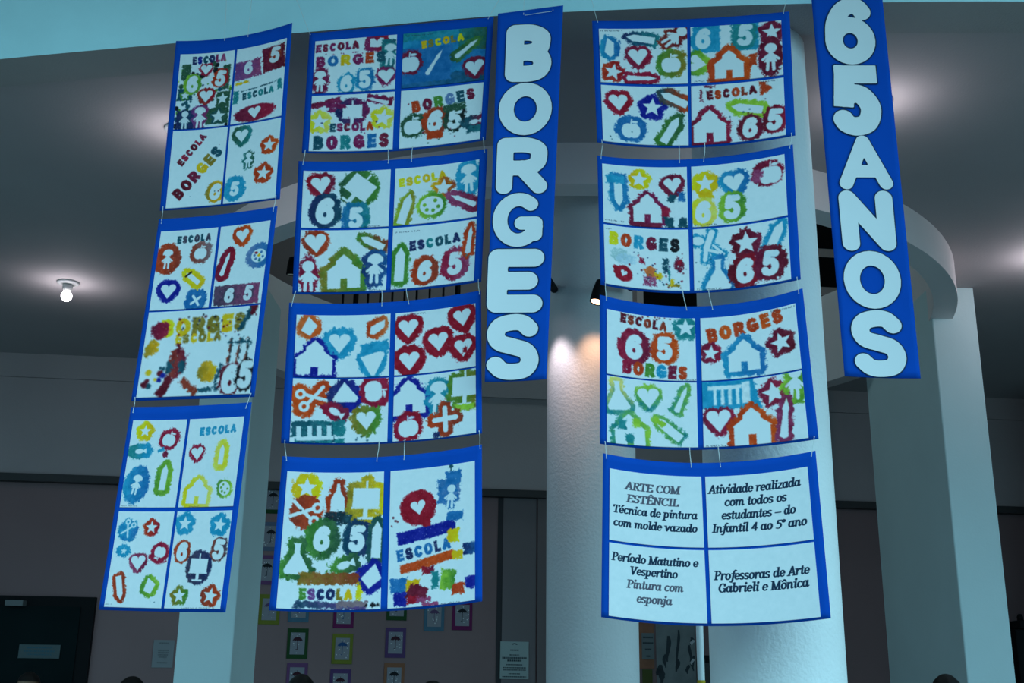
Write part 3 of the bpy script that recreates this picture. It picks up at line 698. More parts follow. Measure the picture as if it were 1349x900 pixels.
@art('a1')
def _(s):
    s.P(25,30,52,36,'violet',-6,'mauve',rag=1.6).P(76,22,44,48,'maroon',-6,'wine',rag=1.5).P(16,47,26,5,'gold',-5)
    s.S('6',26,28,26,'violet',.3,-6).S('5',78,18,32,'brown',.3,6)
    s.P(6,65,10,26,'teal').P(92,58,8,20,'teal',-4).P(50,56,70,2,'dteal',-6).T('ESCOLA',50,64,14,['dteal','teal'],-5,.12,.95)
    s.S('heart',46,89,24,'maroon',4,-4,e=(41,16),rag=.6,c2='crimson')
@art('a1')
def _(s):
    s.T('ESCOLA',38,26,14,['wine','crimson','maroon'],-52,.12).T('BORGES',52,57,22,['wine','wine','maroon','gold','olive','dteal'],-49,.14,1.05).S('6',88,83,30,'olive',6,8,c2='gold').D(5,5,5,95,95,['wine','dteal'],.7)
@art('a1')
def _(s):
    s.S('heart',25,15,25,'dgreen',9,-4,c2='teal').S('star',80,32,24,'rust',7,6,c2='orange').S('child',42,47,28,'teal',4,c2='dgreen',rag=1.4).S('star',73,67,26,'rust',8,8).S('5',20,82,27,'sky',12,4,rag=1.3)
@art('a2')
def _(s):
    s.T('ESCOLA',60,12,13,['dteal','char'],-2,.14,.95).S('girl',18,36,32,'rust',6,e=(23,27),c2='brown').S('apple',74,30,24,'brown',8,c2='grey')
    s.S('pencil',66,62,30,'yellow',8,-52,c2='gold').P(58,57,14,3,'black',-40,rag=.3).S('heart',27,77,25,'navy',9).S('cross',76,90,18,'blue',10,10)
@art('a2')
def _(s):
    s.S('heart',46,15,26,'rust',9,-6,c2='orange').S('brush',18,48,46,'maroon',11,16,c2='red').S('palette',84,42,26,'steel',13,c2='blue',rag=1.3)
    s.P(84,42,6,5,'gold',el=True).P(78,38,5,4,'red',el=True).P(86,48,5,5,'teal',el=True)
    s.P(48,87,90,38,'char',0,'mauve').S('6',33,87,28,'char',1,4).S('5',71,86,28,'mauve',1,6,c2='char')
@art('a2')
def _(s):
    s.T('BORGES',50,19,15,['yellow','gold','olive','olive','gold','olive'],-2,.1,1.1).T('ESCOLA',46,33,8,['gold','olive'],-2,.12,1.1).D(36,22,5,85,35,['black','wine','dnavy'],.6)
    s.P(12,22,15,15,'maroon',el=True,c2='crimson').P(7,43,10,14,'olive',20,'gold',el=True).P(88,14,5,22,'dteal',28).P(94,6,6,8,'wine')
    s.P(30,62,16,26,'brown',8,'maroon',el=True).P(24,66,5,10,'dteal').P(34,66,5,10,'dteal').P(22,88,7,18,'wine',25).P(42,88,6,18,'brown',-50).P(30,45,3,8,'wine').S('none',56,75,10,'olive',0)
    s.P(57,73,16,18,'olive',el=True,c2='gold').P(67,78,2.5,20,'dteal',14).P(60,93,18,3,'dteal',-4)
    for x in (76,84,92): s.P(x,50,2.4,20,'brown',6,'dteal')
    s.P(84,41,24,2.2,'dteal').S('6',79,82,24,'wine',1.6).S('5',93,78,22,'black',1.8,4).D(10,3,66,22,92,['dteal','wine','gold','navy'],1.6)
@art('a3')
def _(s):
    s.S('star',26,13,20,'yellow',8,c2='gold').S('apple',72,22,26,'crimson',7,12).P(69,40,9,10,'maroon').S('fish',22,36,15,'teal',9,-4,c2='sky').P(60,35,12,6,'sky',-20)
    s.S('girl',24,74,32,'sky',7,10,e=(23,32),c2='blue').S('pencil',72,66,42,'green',9,3,c2='lime').W(2,98,30)
@art('a3')
def _(s):
    s.T('ESCOLA',55,14,14,'sky',-3,.12).S('heart',22,40,22,'crimson',5,-6).S('pencil',67,42,32,'lemon',9,2,c2='yellow').S('house',32,82,40,'yellow',7,2,c2='lemon').S('palette',80,80,20,'green',5,60,c2='lime').W(20,99,18)
@art('a3')
def _(s):
    s.P(22,21,36,34,'sky',10,'blue',el=True,rag=1.6).S('scissors',22,18,26,'sky',2,205).P(19,42,26,20,'sky',el=True,rag=1.6).S('star',20,42,11,'sky',1).S('star',63,17,20,'rust',6,c2='red').S('heart',48,54,25,'mauve',5,-4,c2='maroon').S('apple',84,44,22,'crimson',7,190)
    s.S('pencil',22,80,38,'rust',6,166,c2='brown').S('kite',74,78,28,'green',6,-10,c2='lime').D(3,60,70,98,95,['dteal'],.6).W(2,97,10)
@art('a3')
def _(s):
    s.S('star',17,13,22,'sky',9).S('star',80,15,22,'sky',9,8).S('6',19,42,30,'rust',3.5,3,c2='brown').S('5',84,40,32,'brown',3.5,8,c2='char').S('easel',52,58,42,'char',5,2,e=(23,27),c2='dnavy').S('star',24,87,22,'olive',6,-4,c2='green').S('star',79,87,24,'brown',7,10,c2='rust').W(30,99,50)
@art('b1')
def _(s):
    s.T('ESCOLA',28,14,11,['purple','maroon'],-2,.16,1.0).S('book',76,12,15,'purple',6,c2='crimson').P(90,38,17,42,'teal',2,'dteal').S('girl',92,36,28,'teal',1,4)
    s.S('girl',9,77,27,'maroon',5,e=(11,19),c2='purple').S('6',41,84,22,'sky',3).S('5',63,78,23,'sky',4,-4,c2='blue').S('heart',89,76,20,'purple',4,-4).T('BORGES',45,40,14.5,['purple','blue','gold','purple','rust','dteal'],-1,.2,1.18).D(16,5,26,70,30,['purple'],.4)
@art('b1')
def _(s):
    s.P(50,50,104,80,'sky',0,'blue',rag=.2,dens=.1).P(50,92,104,20,'blue',0,'dteal',dens=.15).P(50,5,104,14,'teal',0,'sky').P(30,60,60,46,'blue').P(84,20,34,30,'teal',c2='dgreen')
    s.T('ESCOLA',48,20,10,['gold','olive','yellow'],-7,.14,1.1).S('apple',9,54,26,'maroon',4,-4).S('brush',39,58,36,'blue',1.5,30,asp=.8).S('brush',77,38,34,'dgreen',5,50,c2='green').S('heart',88,76,22,'maroon',5,-6).W(4,5,32)
@art('b1')
def _(s):
    s.S('easel',50,33,32,'dnavy',6,0,e=(20,17,0,-2),c2='purple').P(18,14,36,7,'maroon',-14,'purple').P(30,20,24,6,'purple',5).P(82,12,32,10,'purple',14,'maroon').S('brush',80,14,28,'purple',.2,-72)
    s.S('star',11,48,21,'yellow',6,c2='lemon').S('star',87,45,22,'yellow',5,10,c2='lemon').P(25,27,10,5,'purple').T('ESCOLA',50,58,11,['dteal','purple','maroon','purple','purple','rust'],-1,.1,1.05).T('BORGES',50,84,18,['dteal','purple','teal','purple','blue','maroon'],-1,.18,1.0).D(14,10,30,90,70,['purple','dnavy'],.6)
@art('b1')
def _(s):
    s.T('BORGES',52,24,15.5,['rust','maroon','green','steel','dteal','maroon'],-8,.17,1.0).S('apple',16,62,24,'dgreen',5,-4).S('6',43,58,28,'rust',6,4,c2='brown').P(43,82,20,10,'rust').S('5',67,58,27,'dgreen',4,4,c2='black').P(66,38,26,10,'dgreen',-6,dens=.35)
    s.S('fish',92,68,11,'dteal',6,-4,c2='maroon').P(92,80,18,10,'dteal',c2='teal').D(16,4,20,96,95,['dgreen','black','maroon'],.6)
@art('b2')
def _(s):
    s.S('heart',21,26,22,'red',7,-8,c2='maroon').S('easel',65,32,42,'dgreen',5,38,e=(23,23),c2='green').S('6',27,70,32,'dnavy',7,4,c2='dteal').S('5',62,83,26,'blue',8,0,c2='teal').W(66,98,24)
@art('b2')
def _(s):
    s.T('ESCOLA',33,22,11,['yellow','gold'],-6,.14,1.1).S('star',58,42,22,'gold',4,4,c2='brown').S('girl',88,30,34,'sky',6,-4,e=(15,24)).S('pencil',14,72,38,'lime',5,16,c2='olive').S('palette',45,70,24,'lime',6,c2='green').S('brush',83,68,34,'mauve',7,-62,c2='maroon').W(4,103,24)
@art('b2')
def _(s):
    s.S('heart',18,22,24,'brown',5,-6,c2='rust').S('child',11,74,36,'maroon',5,-2,e=(11,23),c2='crimson').P(24,72,4,10,'crimson').S('house',51,67,40,'olive',8,-2,c2='green').S('pencil',82,22,30,'green',5,-62,c2='brown')
    s.S('girl',86,64,34,'dnavy',5,2,c2='blue').W(68,98,24)
@art('b2')
def _(s):
    s.T('ESCOLA',51,29,12.5,['dnavy','dnavy','teal','dteal','dteal','dnavy'],-5,.14).S('pencil',10,60,42,'green',6,2).S('6',40,74,26,'rust',7,4,c2='brown').S('5',76,68,28,'crimson',8,4,c2='mauve').S('brush',92,33,34,'rust',5,6).W(3,8,30).W(2,98,5).D(3,85,20,98,70,['teal'],.6)
@art('b3')
def _(s):
    s.S('kite',14,20,22,'tan',5,c2='orange').S('heart',46,46,22,'sky',8,c2='sky').S('leaf',86,22,15,'rust',6,-8,c2='tan').S('house',21,71,40,'navy',4,0,c2='navy').P(21,100,40,5,'navy').S('tri',82,78,28,'sky',5,0).P(84,53,30,11,'sky',-10)
@art('b3')
def _(s):
    s.S('heart',16,27,24,'red',8,-2,rag=.8).S('heart',83,20,22,'red',9,-6,rag=.8).S('heart',53,53,24,'red',9,-4,rag=.8).S('heart',18,79,24,'red',10,-2,rag=.8).S('heart',84,68,22,'red',8,0,rag=.8).P(86,71,6,10,'red',20,el=True).P(88,40,8,8,'red').W(10,4,26)
@art('b3')
def _(s):
    s.S('scissors',20,30,30,'orange',6,72,c2='rust').S('tri',53,26,26,'dnavy',7,64,c2='navy').P(62,45,12,10,'navy').S('apple',86,20,24,'crimson',7,80,e=(18,17)).S('fish',45,52,12,'crimson',5,30,c2='maroon').S('heart',77,66,20,'olive',8,-4,c2='green',rag=1.3)
    s.P(28,78,54,16,'dteal',-2,'teal').P(30,97,50,5,'teal').S('comb',25,84,17,'dteal',.6,-3).D(4,65,90,95,99,['dteal'],.7)
@art('b3')
def _(s):
    s.S('house',18,33,42,'navy',6,-3,c2='navy').S('girl',53,38,38,'sky',5,2,c2='teal').S('easel',86,28,42,'green',6,2,c2='olive').P(86,58,24,7,'lime').S('apple',18,78,26,'crimson',6,-8,c2='red').S('cross',62,72,26,'rust',6,42,c2='brown').P(52,95,6,5,'dnavy')
@art('b4')
def _(s):
    s.S('star',21,12,19,'gold',5,c2='yellow',e=(15,14)).S('bottle',53,19,28,'rust',5,c2='brown').P(58,37,30,6,'dteal',2,'black',dens=.35).P(58,33,34,10,'black',0,'dteal',dens=.3).S('easel',82,21,38,'olive',6,2,c2='yellow').S('scissors',22,30,30,'brown',5,282,c2='rust',e=(17,17))
    s.S('6',39,49,25,'green',9,4,c2='dgreen').S('5',74,49,26,'dteal',6,4,c2='dnavy').S('pencil',94,50,36,'dteal',5,2,c2='dgreen').S('flask',16,64,30,'green',6,0,c2='dgreen').S('fish',63,68,13,'green',5,-18,c2='dgreen').S('kite',90,77,26,'navy',6,20)
    s.P(48,78,58,11,'olive',0,'brown').T('ESCOLA',46,89,11,['green','violet','dnavy','dnavy','olive','gold'],0,.12,1.02).P(78,87,6,16,'yellow',6,el=True).P(50,97,68,7,'dteal',2,'violet').P(72,96,30,6,'grey').P(91,97,10,3,'black',el=True).D(8,3,5,97,97,['dteal','black'],.6)
@art('b4')
def _(s):
    s.S('heart',33,29,17,'red',9,-8,e=(21,20),rag=.6).P(42,40,10,14,'red',-20,el=True).P(69,19,26,26,'blue',0,'steel',rag=1.5).P(74,10,18,16,'blue').P(76,38,18,10,'blue').S('child',71,23,26,'blue',1.5,6).P(71,2.5,3,7,'dteal')
    s.P(40,48,62,14,'navy',-9,'navy',rag=.6).P(70,45,12,13,'navy').T('ESCOLA',40,60,13,['blue','dnavy','blue'],-9,.14,1.02).P(44,69,62,10,'rust',-12,'orange',rag=.6).P(74,52,13,15,'gold',0,'yellow').P(79,66,12,9,'gold').P(94,63,16,13,'dnavy',c2='blue')
    s.P(45,75,13,9,'red',c2='maroon').P(12,84,18,16,'blue').P(14,94,14,15,'navy').P(28,85,15,13,'gold').P(33,90,22,16,'wine',20,'maroon').P(28,95,14,9,'red').P(40,95,16,5,'mauve').P(53,82,8,18,'teal').P(48,99,18,4,'mauve').P(68,83,17,22,'lime',8,'green').P(80,90,15,12,'rust').P(97,87,16,13,'navy').D(5,2,35,10,45,['wine'],.7).W(60,99.5,22)
@art('c1')
def _(s):
    s.S('leaf',12,36,17,'sky',7,-62,c2='blue').S('pencil',47,19,32,'dnavy',5,-80,c2='teal').S('child',86,16,32,'brown',4,52,c2='wine').S('heart',44,52,22,'maroon',6,-4,c2='crimson').S('star',15,80,20,'rust',5,12,c2='red').S('apple',81,63,24,'green',7,-4,c2='olive').S('brush',47,90,34,'crimson',5,90).W(2,4,24)
@art('c1')
def _(s):
    s.P(18,22,30,34,'sky').S('6',14,22,26,'sky',5,4).P(60,22,30,36,'teal',0,'sky').S('5',60,21,27,'teal',4,4).S('star',89,20,20,'maroon',6).S('heart',8,66,20,'green',7,-80,c2='lime').S('house',42,70,34,'rust',7,0,c2='orange').P(68,66,8,14,'rust').S('child',87,64,34,'maroon',5,2,e=(14,25),c2='wine').W(4,97,22)
@art('c1')
def _(s):
    s.S('heart',20,30,22,'crimson',7,-4,c2='red').S('star',59,36,22,'navy',7,4,c2='navy').S('apple',34,74,24,'blue',8,0,e=(19,17)).S('pencil',84,22,34,'dteal',6,-62,c2='rust').S('pencil',80,74,36,'green',6,30,c2='dgreen').D(4,5,70,60,98,['dteal'],.5)
@art('c1')
def _(s):
    s.T('ESCOLA',44,16,11,['wine','rust','wine','rust','brown','wine'],-3,.14,1.05).P(11,18,3,13,'maroon').P(78,14,7,15,'rust').P(83,15,7,7,'rust',45).P(20,3,12,2.5,'maroon')
    s.S('house',20,69,38,'maroon',5,0,c2='crimson').S('pencil',60,45,34,'lime',6,-76).S('6',63,78,24,'wine',5,4,c2='maroon').S('5',89,70,26,'wine',5,8,c2='crimson').D(5,40,25,98,60,['dteal','wine'],.7).W(76,3,18)
@art('c2')
def _(s):
    s.S('pencil',19,46,36,'sky',7,178,c2='blue').P(16,25,22,10,'sky').S('star',44,22,20,'gold',5,4,c2='yellow').S('heart',83,31,20,'maroon',6,-6).S('house',53,69,36,'maroon',5,0,c2='purple').P(53,99,32,8,'maroon').P(74,75,10,12,'crimson').P(82,52,8,10,'dteal',20).P(93,50,8,10,'blue').P(78,92,10,12,'dteal').P(94,92,9,12,'dteal').W(2,95,22)
@art('c2')
def _(s):
    s.S('star',15,30,20,'yellow',5,0,e=(15,14),c2='gold').P(15,48,16,8,'gold').S('heart',46,34,22,'sky',7,-6,c2='blue').S('apple',84,26,26,'maroon',5,0,e=(17,15,-3,0),c2='crimson').P(70,28,10,14,'mauve',20,dens=.35).S('6',12,76,26,'yellow',5,3,c2='lemon').S('5',43,72,28,'lime',5,3,c2='green').W(3,97,22)
@art('c2')
def _(s):
    s.T('BORGES',48,24,17,['yellow','rust','sky','maroon','dteal','black'],3,.16,1.0).P(19,48,24,16,'paleteal',dens=.4,el=True).P(26,54,24,14,'palesky',dens=.4,el=True).S('heart',23,78,8,'red',8,20,e=(11,10),rag=.4).P(14,72,6,8,'red')
    s.P(44,52,5,10,'crimson',-40,el=True).P(55,72,12,14,'tan',-30).P(64,78,8,8,'gold').P(54,86,15,12,'mauve',dens=.4).P(73,60,7,18,'dteal',dens=.4).P(77,80,2.5,18,'teal').P(82,92,14,3,'olive').P(80,86,4,8,'gold').P(88,58,11,18,'maroon',el=True,dens=.35).P(88,55,5,5,'red').D(34,30,36,98,96,['wine','dteal','dnavy','maroon'],.7).W(3,7,8)
@art('c2')
def _(s):
    s.S('micro',17,28,32,'sky',2.6,4).S('flask',26,76,34,'sky',5,0,c2='blue').S('star',56,30,24,'wine',6,0,c2='maroon').S('pencil',86,28,36,'sky',5,26,c2='sky').S('6',54,74,28,'wine',7,3,c2='red',rag=1.2).S('5',80,68,28,'maroon',7,6,c2='wine',rag=1.2).D(5,2,50,20,98,['dteal'],.5).W(3,98,26)
@art('c3')
def _(s):
    s.T('ESCOLA',42,12,11,['wine','brown'],5,.14,1.02).D(18,14,1,75,5,['wine'],.6).S('star',89,16,20,'teal',6).S('6',31,52,29,'crimson',8,0,c2='maroon').S('5',65,50,28,'rust',6,0,c2='orange').T('BORGES',54,86,16,['crimson','rust','green','sky','maroon','rust'],2,.1,.98).W(80,98,20)
@art('c3')
def _(s):
    s.T('BORGES',46,21,16,['rust','orange','rust'],-9,.16,1.02).S('star',10,57,16,'maroon',5,8,c2='crimson').S('house',44,64,34,'sky',6,0,c2='blue').S('star',82,54,20,'maroon',6,-14,c2='wine').W(74,4,24)
@art('c3')
def _(s):
    s.S('flask',13,28,32,'lemon',5,-6,c2='teal',ang=90).S('heart',47,27,24,'lime',5,-4,c2='teal',ang=90).S('brush',83,27,32,'lime',5,22,c2='teal',ang=180).S('house',26,78,36,'teal',5,-4,c2='lime').P(18,70,8,10,'teal').P(33,66,9,9,'lime').P(26,90,9,10,'teal').S('pencil',68,72,36,'lime',4,-50,c2='teal').P(58,62,14,7,'lime',35)
@art('c3')
def _(s):
    s.P(24,20,54,32,'sky',2).P(50,22,10,34,'sky',-12)
    for x in (13, 20.5, 28, 35.5): s.P(x,22,3.4,20,PAPER,0,rag=.25,dens=0)
    s.P(23,10,34,4,PAPER,rag=.25,dens=0).P(44,20,8,22,PAPER,rag=.25,dens=0)
    s.S('star',71,26,22,'maroon',5,-10,c2='crimson').S('child',92,16,32,'lime',5,6,c2='green').S('heart',16,61,24,'maroon',5,-2,c2='crimson').S('house',48,72,38,'rust',6,0,c2='orange').S('brush',80,66,40,'mauve',5,8,c2='maroon').W(2,98,24)
def info(lines):
    def fn(s):
        for txt, px, py, wd, c in lines: serif_line(s, txt, px, py, 5.8, wd, c)
    return fn
A['c4'] = [info([('ARTE COM', 47, 26, 59, 'text2'), ('ESTÊNCIL', 47, 43.5, 56, 'text2'), ('Técnica de pintura', 49, 60.5, 90, 'text'), ('com molde vazado', 49, 79, 89, 'text')]),
           info([('Atividade realizada', 47.5, 24.5, 89, 'text'), ('com todos os', 48, 42.5, 60, 'text'), ('estudantes – do', 50, 61, 71, 'text'), ('Infantil 4 ao 5º ano', 50, 79, 90, 'text')]),
           info([('Período Matutino e', 48, 23.5, 90, 'text'), ('Vespertino', 47, 40, 49, 'text'), ('Pintura com', 48, 58.5, 58, 'text2'), ('esponja', 47, 77, 36, 'text2')]),
           info([('Professoras de Arte', 49, 41, 89, 'text'), ('Gabrieli e Mônica', 50, 58, 84, 'text')])]

LAY = {'a1': ([.05,.51,.53,.962], [.085,.535,.547,.992]), 'a2': ([.035,.505,.53,.955], [.075,.518,.528,.985]), 'a3': ([.04,.49,.515,.955], [.07,.507,.527,.985]),
       'b1': ([.037,.49,.525,.968], [.077,.515,.537,.987]), 'b2': ([.03,.492,.517,.96], [.077,.512,.53,.985]), 'b3': ([.04,.51,.537,.968], [.088,.533,.546,.99]), 'b4': ([.03,.497,.53,.962], [.10,.985]),
       'c1': ([.032,.48,.497,.955], [.07,.512,.535,.985]), 'c2': ([.025,.467,.49,.955], [.062,.52,.537,.985]), 'c3': ([.034,.47,.496,.957], [.088,.53,.542,.985]), 'c4': ([.034,.474,.493,.957], [.088,.53,.546,.985])}
LAB = {'a1': 'topmost poster of the tall left column, diagonal words on its lower left sheet', 'a2': 'middle poster of the tall left column, one wide splattered sheet below two small ones',
       'a3': 'lowest poster of the tall left column, with a charcoal easel at lower right', 'b1': 'topmost poster left of the six letter banner, one of its sheets fully painted blue',
       'b2': 'poster left of the six letter banner with a tilted green easel on one sheet', 'b3': 'poster left of the six letter banner with five red hearts on one sheet',
       'b4': 'lowest poster left of the six letter banner, two tall sheets with colourful blocks', 'c1': 'topmost poster right of the six letter banner, navy star and green apple sheets',
       'c2': 'second poster down right of the six letter banner, sky blue microscope and flask', 'c3': 'third poster right of the six letter banner, big crimson 6 and orange 5 under Escola',
       'c4': 'blue poster with four printed notice sheets in serif text, lowest on the right'}
GRP = {'a': 'stencil posters of the left column', 'b': 'stencil posters of the middle column', 'c': 'stencil posters of the right column'}
TIES = {'a': (.03, .97), 'b': (.02, .47, .6, .985), 'c': (.025, .43, .56, .98)}
prev = None
for i, k in enumerate(('a1','a2','a3','b1','b2','b3','b4','c1','c2','c3','c4')):
    u, v_ = LAY[k]
    if k == 'a2': ce = [(u[0],v_[0],u[1],v_[1]), (u[2],v_[0],u[3],v_[1]), (u[0],v_[2],u[3],v_[3])]
    elif k == 'b4': ce = [(u[0],v_[0],u[1],v_[1]), (u[2],v_[0],u[3],v_[1])]
    else: ce = cells4(u, v_)
    rt = poster(POS[k], ce, A[k], LAB[k], GRP[k[0]], i+1, 430 if k == 'c4' else (250 if k == 'b4' else (150 if k[0] == 'a' else 180)),
                POS[k[0] + str(int(k[1])-1)] if k[1] != '1' else None, TIES[k[0]])
    if k == 'a1': strings_up(rt, POS[k], [(.42, (298, -14)), (.62, (332, -14))])
    if k == 'b1': strings_up(rt, POS[k], [(.01, (384, -14)), (.975, (664, -14))])
    if k == 'c1': strings_up(rt, POS[k], [(.03, (774, -14)), (.97, (1037, -14))])

# ================================================================ the two letter banners
def banner(tl, tr, bl, br, DL, DR, letters, label, tilt):
    sf = Surf([tl, ((tl[0]+tr[0])/2, (tl[1]+tr[1])/2), tr], [bl, ((bl[0]+br[0])/2, (bl[1]+br[1])/2+1), br], DL, DR, .006)
    U, V = np.meshgrid(np.linspace(0, 1, 17), np.linspace(0, 1, 61))
    root = tag(empty('letter_banner', sf.at(np.array([.5]), np.array([1.]))[0]), label, 'banner', 'blue banners with pale letters')
    place(grid_mesh('blue_card', sf.at(U, V), M['blue'], None, None, .003), root)
    for ch, x0, y0, x1, y1, t in letters:
        fy = ((y0+y1)/2 - tl[1])/(bl[1]-tl[1]); slope = ((bl[0]-tl[0])/(bl[1]-tl[1])*.5 + (br[0]-tr[0])/(br[1]-tr[1])*.5)
        Hp = y1-y0; Wp = (x1-x0) - abs(slope)*Hp*.75; tl_ = tilt[0]*(1-fy) + tilt[1]*fy; Hp -= abs(tl_)*Wp*.6
        w = Wp/Hp*.90; n = 72; mg = .06
        gx = np.linspace(-mg, w+mg, int(n*(w+2*mg))+1); gy = np.linspace(-mg, 1+mg, n+1); GX, GY = np.meshgrid(gx, gy)
        D = glyph(GX, GY, ch, w, t, sq=ch in '5')
        verts, faces, mi = [], [], []; cache = {}
        def vert(lx, ly, off):
            key = (round(lx, 5), round(ly, 5), off)
            if key in cache: return cache[key]
            px = (x0+x1)/2 + (lx/w-.5)*Wp + slope*(ly-.5)*Hp; py = (y0+y1)/2 + (ly-.5)*Hp + tl_*(lx/w-.5)*Wp
            xl = tl[0] + (py-tl[1])*(bl[0]-tl[0])/(bl[1]-tl[1]); xr = tr[0] + (py-tr[1])*(br[0]-tr[0])/(br[1]-tr[1]); u = (px-xl)/(xr-xl)
            p = on_y(px, py, DL*(1-u)+DR*u + .006*4*u*(1-u) - off); cache[key] = len(verts); verts.append(p); return cache[key]
        for iso, off, m in ((.016, .0022, 1), (0.0, .0045, 0)):
            for j in range(len(gy)-1):
                for i in range(len(gx)-1):
                    cs = [(i, j), (i, j+1), (i+1, j+1), (i+1, j)]; ds = [D[b, a]-iso for a, b in cs]
                    if min(ds) >= 0: continue
                    P_ = []
                    for k in range(4):
                        a, b = cs[k], cs[(k+1) % 4]; da, db = ds[k], ds[(k+1) % 4]
                        if da < 0: P_.append((gx[a[0]], gy[a[1]]))
                        if (da < 0) != (db < 0):
                            q = da/(da-db); P_.append((gx[a[0]]+(gx[b[0]]-gx[a[0]])*q, gy[a[1]]+(gy[b[1]]-gy[a[1]])*q))
                    ids = []
                    for p in P_:
                        q = vert(p[0], p[1], off)
                        if q not in ids: ids.append(q)
                    if len(ids) >= 3: faces.append(ids); mi.append(m)
        o = pydata('letter', verts, faces, [M['letter'], M['outline']], None, mi); o['label'] = 'pale paper %s %s' % ('digit' if ch in '65' else 'letter', ch); place(o, root)
    return root, sf
rt, sf = banner((656,18),(742,7),(638.5,503),(720,499.5), 3.42, 3.40,
    [('B',665,32,728,108,0.142),('O',656,108.6,728,178.5,0.128),('R',653,181,723,255.5,0.132),('G',648,254,716,325.5,0.122),('E',641,328,717,412,0.14),('S',638.5,414,712.5,500.5,0.122)],
    'tall blue banner with six pale letters, B at its top, between two poster columns', (-.03, 0))
string_mesh(rt, sf.at(np.array([.42]), np.array([.018]), .003)[0], sf.at(np.array([.82]), np.array([.016]), .003)[0], .0, .0009)
for u, (px, py) in ((.4, (690, -14)), (.85, (728, -14))):
    a = sf.at(np.array([u]), np.array([.015]), .003)[0]; x = on_y(px, py, 3.5)[0]; string_mesh(rt, on_y(px, py, fas_y(x)-.004), a, .001, .0007)
rt, sf = banner((1067.5,-22),(1160,-26),(1113,495.5),(1213,498.5), 3.33, 3.31,
    [('6',1083,-3,1155,85,0.118),('5',1092.5,86,1163,178.6,0.13),('A',1101,178.6,1176.5,249.6,0.115),('N',1104.5,251,1181,330.7,0.13),('O',1109,330.5,1189.5,407,0.125),('S',1119,408.5,1196.5,497,0.122)],
    'tall blue banner reading 65 anos downward at the right', (-.01, .02))
for u, (px, py) in ((.1, (1076, -40)), (.9, (1152, -40))):
    a = sf.at(np.array([u]), np.array([.01]), .003)[0]; x = on_y(px, py, 3.4)[0]; string_mesh(rt, on_y(px, py, fas_y(x)-.004), a, .001, .0007)
# ================================================================ things on the back wall
UM = [mat('umbrella_dark_red', (.05, .01, .02)), mat('umbrella_blue', (.02, .07, .20)), mat('umbrella_violet', (.12, .06, .14)), mat('umbrella_black', (.012, .012, .016))]
FC = {'green': (.02, .085, .02), 'magenta': (.22, .015, .12), 'purple': (.14, .06, .20), 'yellow': (.26, .27, .03), 'blue': (.10, .22, .32), 'salmon': (.38, .15, .08), 'steel': (.16, .20, .30), 'lilac': (.22, .08, .22)}
FM = {k: mat('card_' + k, tuple(q*.72 for q in c), .7, .06, 20) for k, c in FC.items()}
sil = mat('pale_picture_paper', (.27, .26, .29), .8)
glt = mat('white_glitter_specks', (.8, .8, .8), .5)
def picture(px, py, colour, um, label, w=.148, h=.213):
    p = on_wall(px, py, -.05); root = tag(empty('umbrella_picture', p, math.atan(WB)), label, 'picture', 'framed umbrella pictures on the back wall')
    bm = bmesh.new(); box(bm, -w/2, w/2, -.006, -.0005, -h/2, h/2, 0, .001); obj('card_frame', bm, FM[colour], root)
    bm = bmesh.new(); w2, h2 = w*.35, h*.36
    box(bm, -w2, w2, -.0085, -.0055, -h2, h2, 0)
    y = -.0092; c = (0, .015)                     # umbrella: scalloped canopy, stick, hook
    n = 20; R = .036
    top = [bm.verts.new((c[0]+R*math.cos(a), y, c[1]+R*.85*math.sin(a))) for a in np.linspace(0, math.pi, n)]
    low = []
    for k in range(1, 16):
        t = k/16; low.append(bm.verts.new((c[0]-R+2*R*t, y, c[1]+.007*abs(math.sin(t*4*math.pi)))))
    f = bm.faces.new(top + low); f.material_index = 1
    def q(x0, x1, z0, z1, m):
        f = bm.faces.new([bm.verts.new(t) for t in ((x0,y,z0),(x1,y,z0),(x1,y,z1),(x0,y,z1))]); f.material_index = m
    q(-.002, .002, c[1]-.055, c[1]+.002, 1); q(-.012, .002, c[1]-.058, c[1]-.054, 1); q(-.0015, .0015, c[1]+.03, c[1]+.04, 1)
    R_ = np.random.RandomState(int(px*3+py))
    for k in range(16):
        x, z = (R_.rand()-.5)*w2*1.8, (R_.rand()-.5)*h2*1.8; s_ = .0016+.002*R_.rand()
        if abs(x) > R*.9 or z < c[1]-.01 or z > c[1]+.035: q(x-s_, x+s_, z-s_, z+s_, 2)
    obj('paper', bm, [sil, UM[um], glt], root)
for a in [(360,658,'green',3,'green framed umbrella picture beside the left pillar, highest of all'), (357,707,'steel',3,'grey blue umbrella picture half hidden beside the left pillar'), (352,751,'lilac',3,'lilac umbrella picture half hidden beside the left pillar'),
          (355,803,'yellow',2,'yellow umbrella picture next to the left pillar, level with the poster bottom'), (394,800,'blue',2,'blue umbrella picture whose lower edge shows above the green one'), (392,848,'green',0,'green umbrella picture fully visible under the lowest middle poster'),
          (391,894,'lilac',0,'lilac umbrella picture behind the dark haired head'), (453,808,'magenta',1,'magenta umbrella picture directly above the yellow one'), (451,855,'yellow',1,'yellow umbrella picture with a blue umbrella'), (448,902,'purple',0,'purple umbrella picture right below the yellow one'),
          (523,798,'green',3,'green umbrella picture mostly hidden above a purple one'), (521,847,'purple',0,'purple umbrella picture between the green and the salmon one'), (519,894,'salmon',3,'salmon orange umbrella picture lowest in its row'),
          (572,812,'blue',2,'blue umbrella picture left of the rightmost magenta one'), (609,811,'magenta',3,'magenta umbrella picture rightmost of the pictures')]: picture(*a)

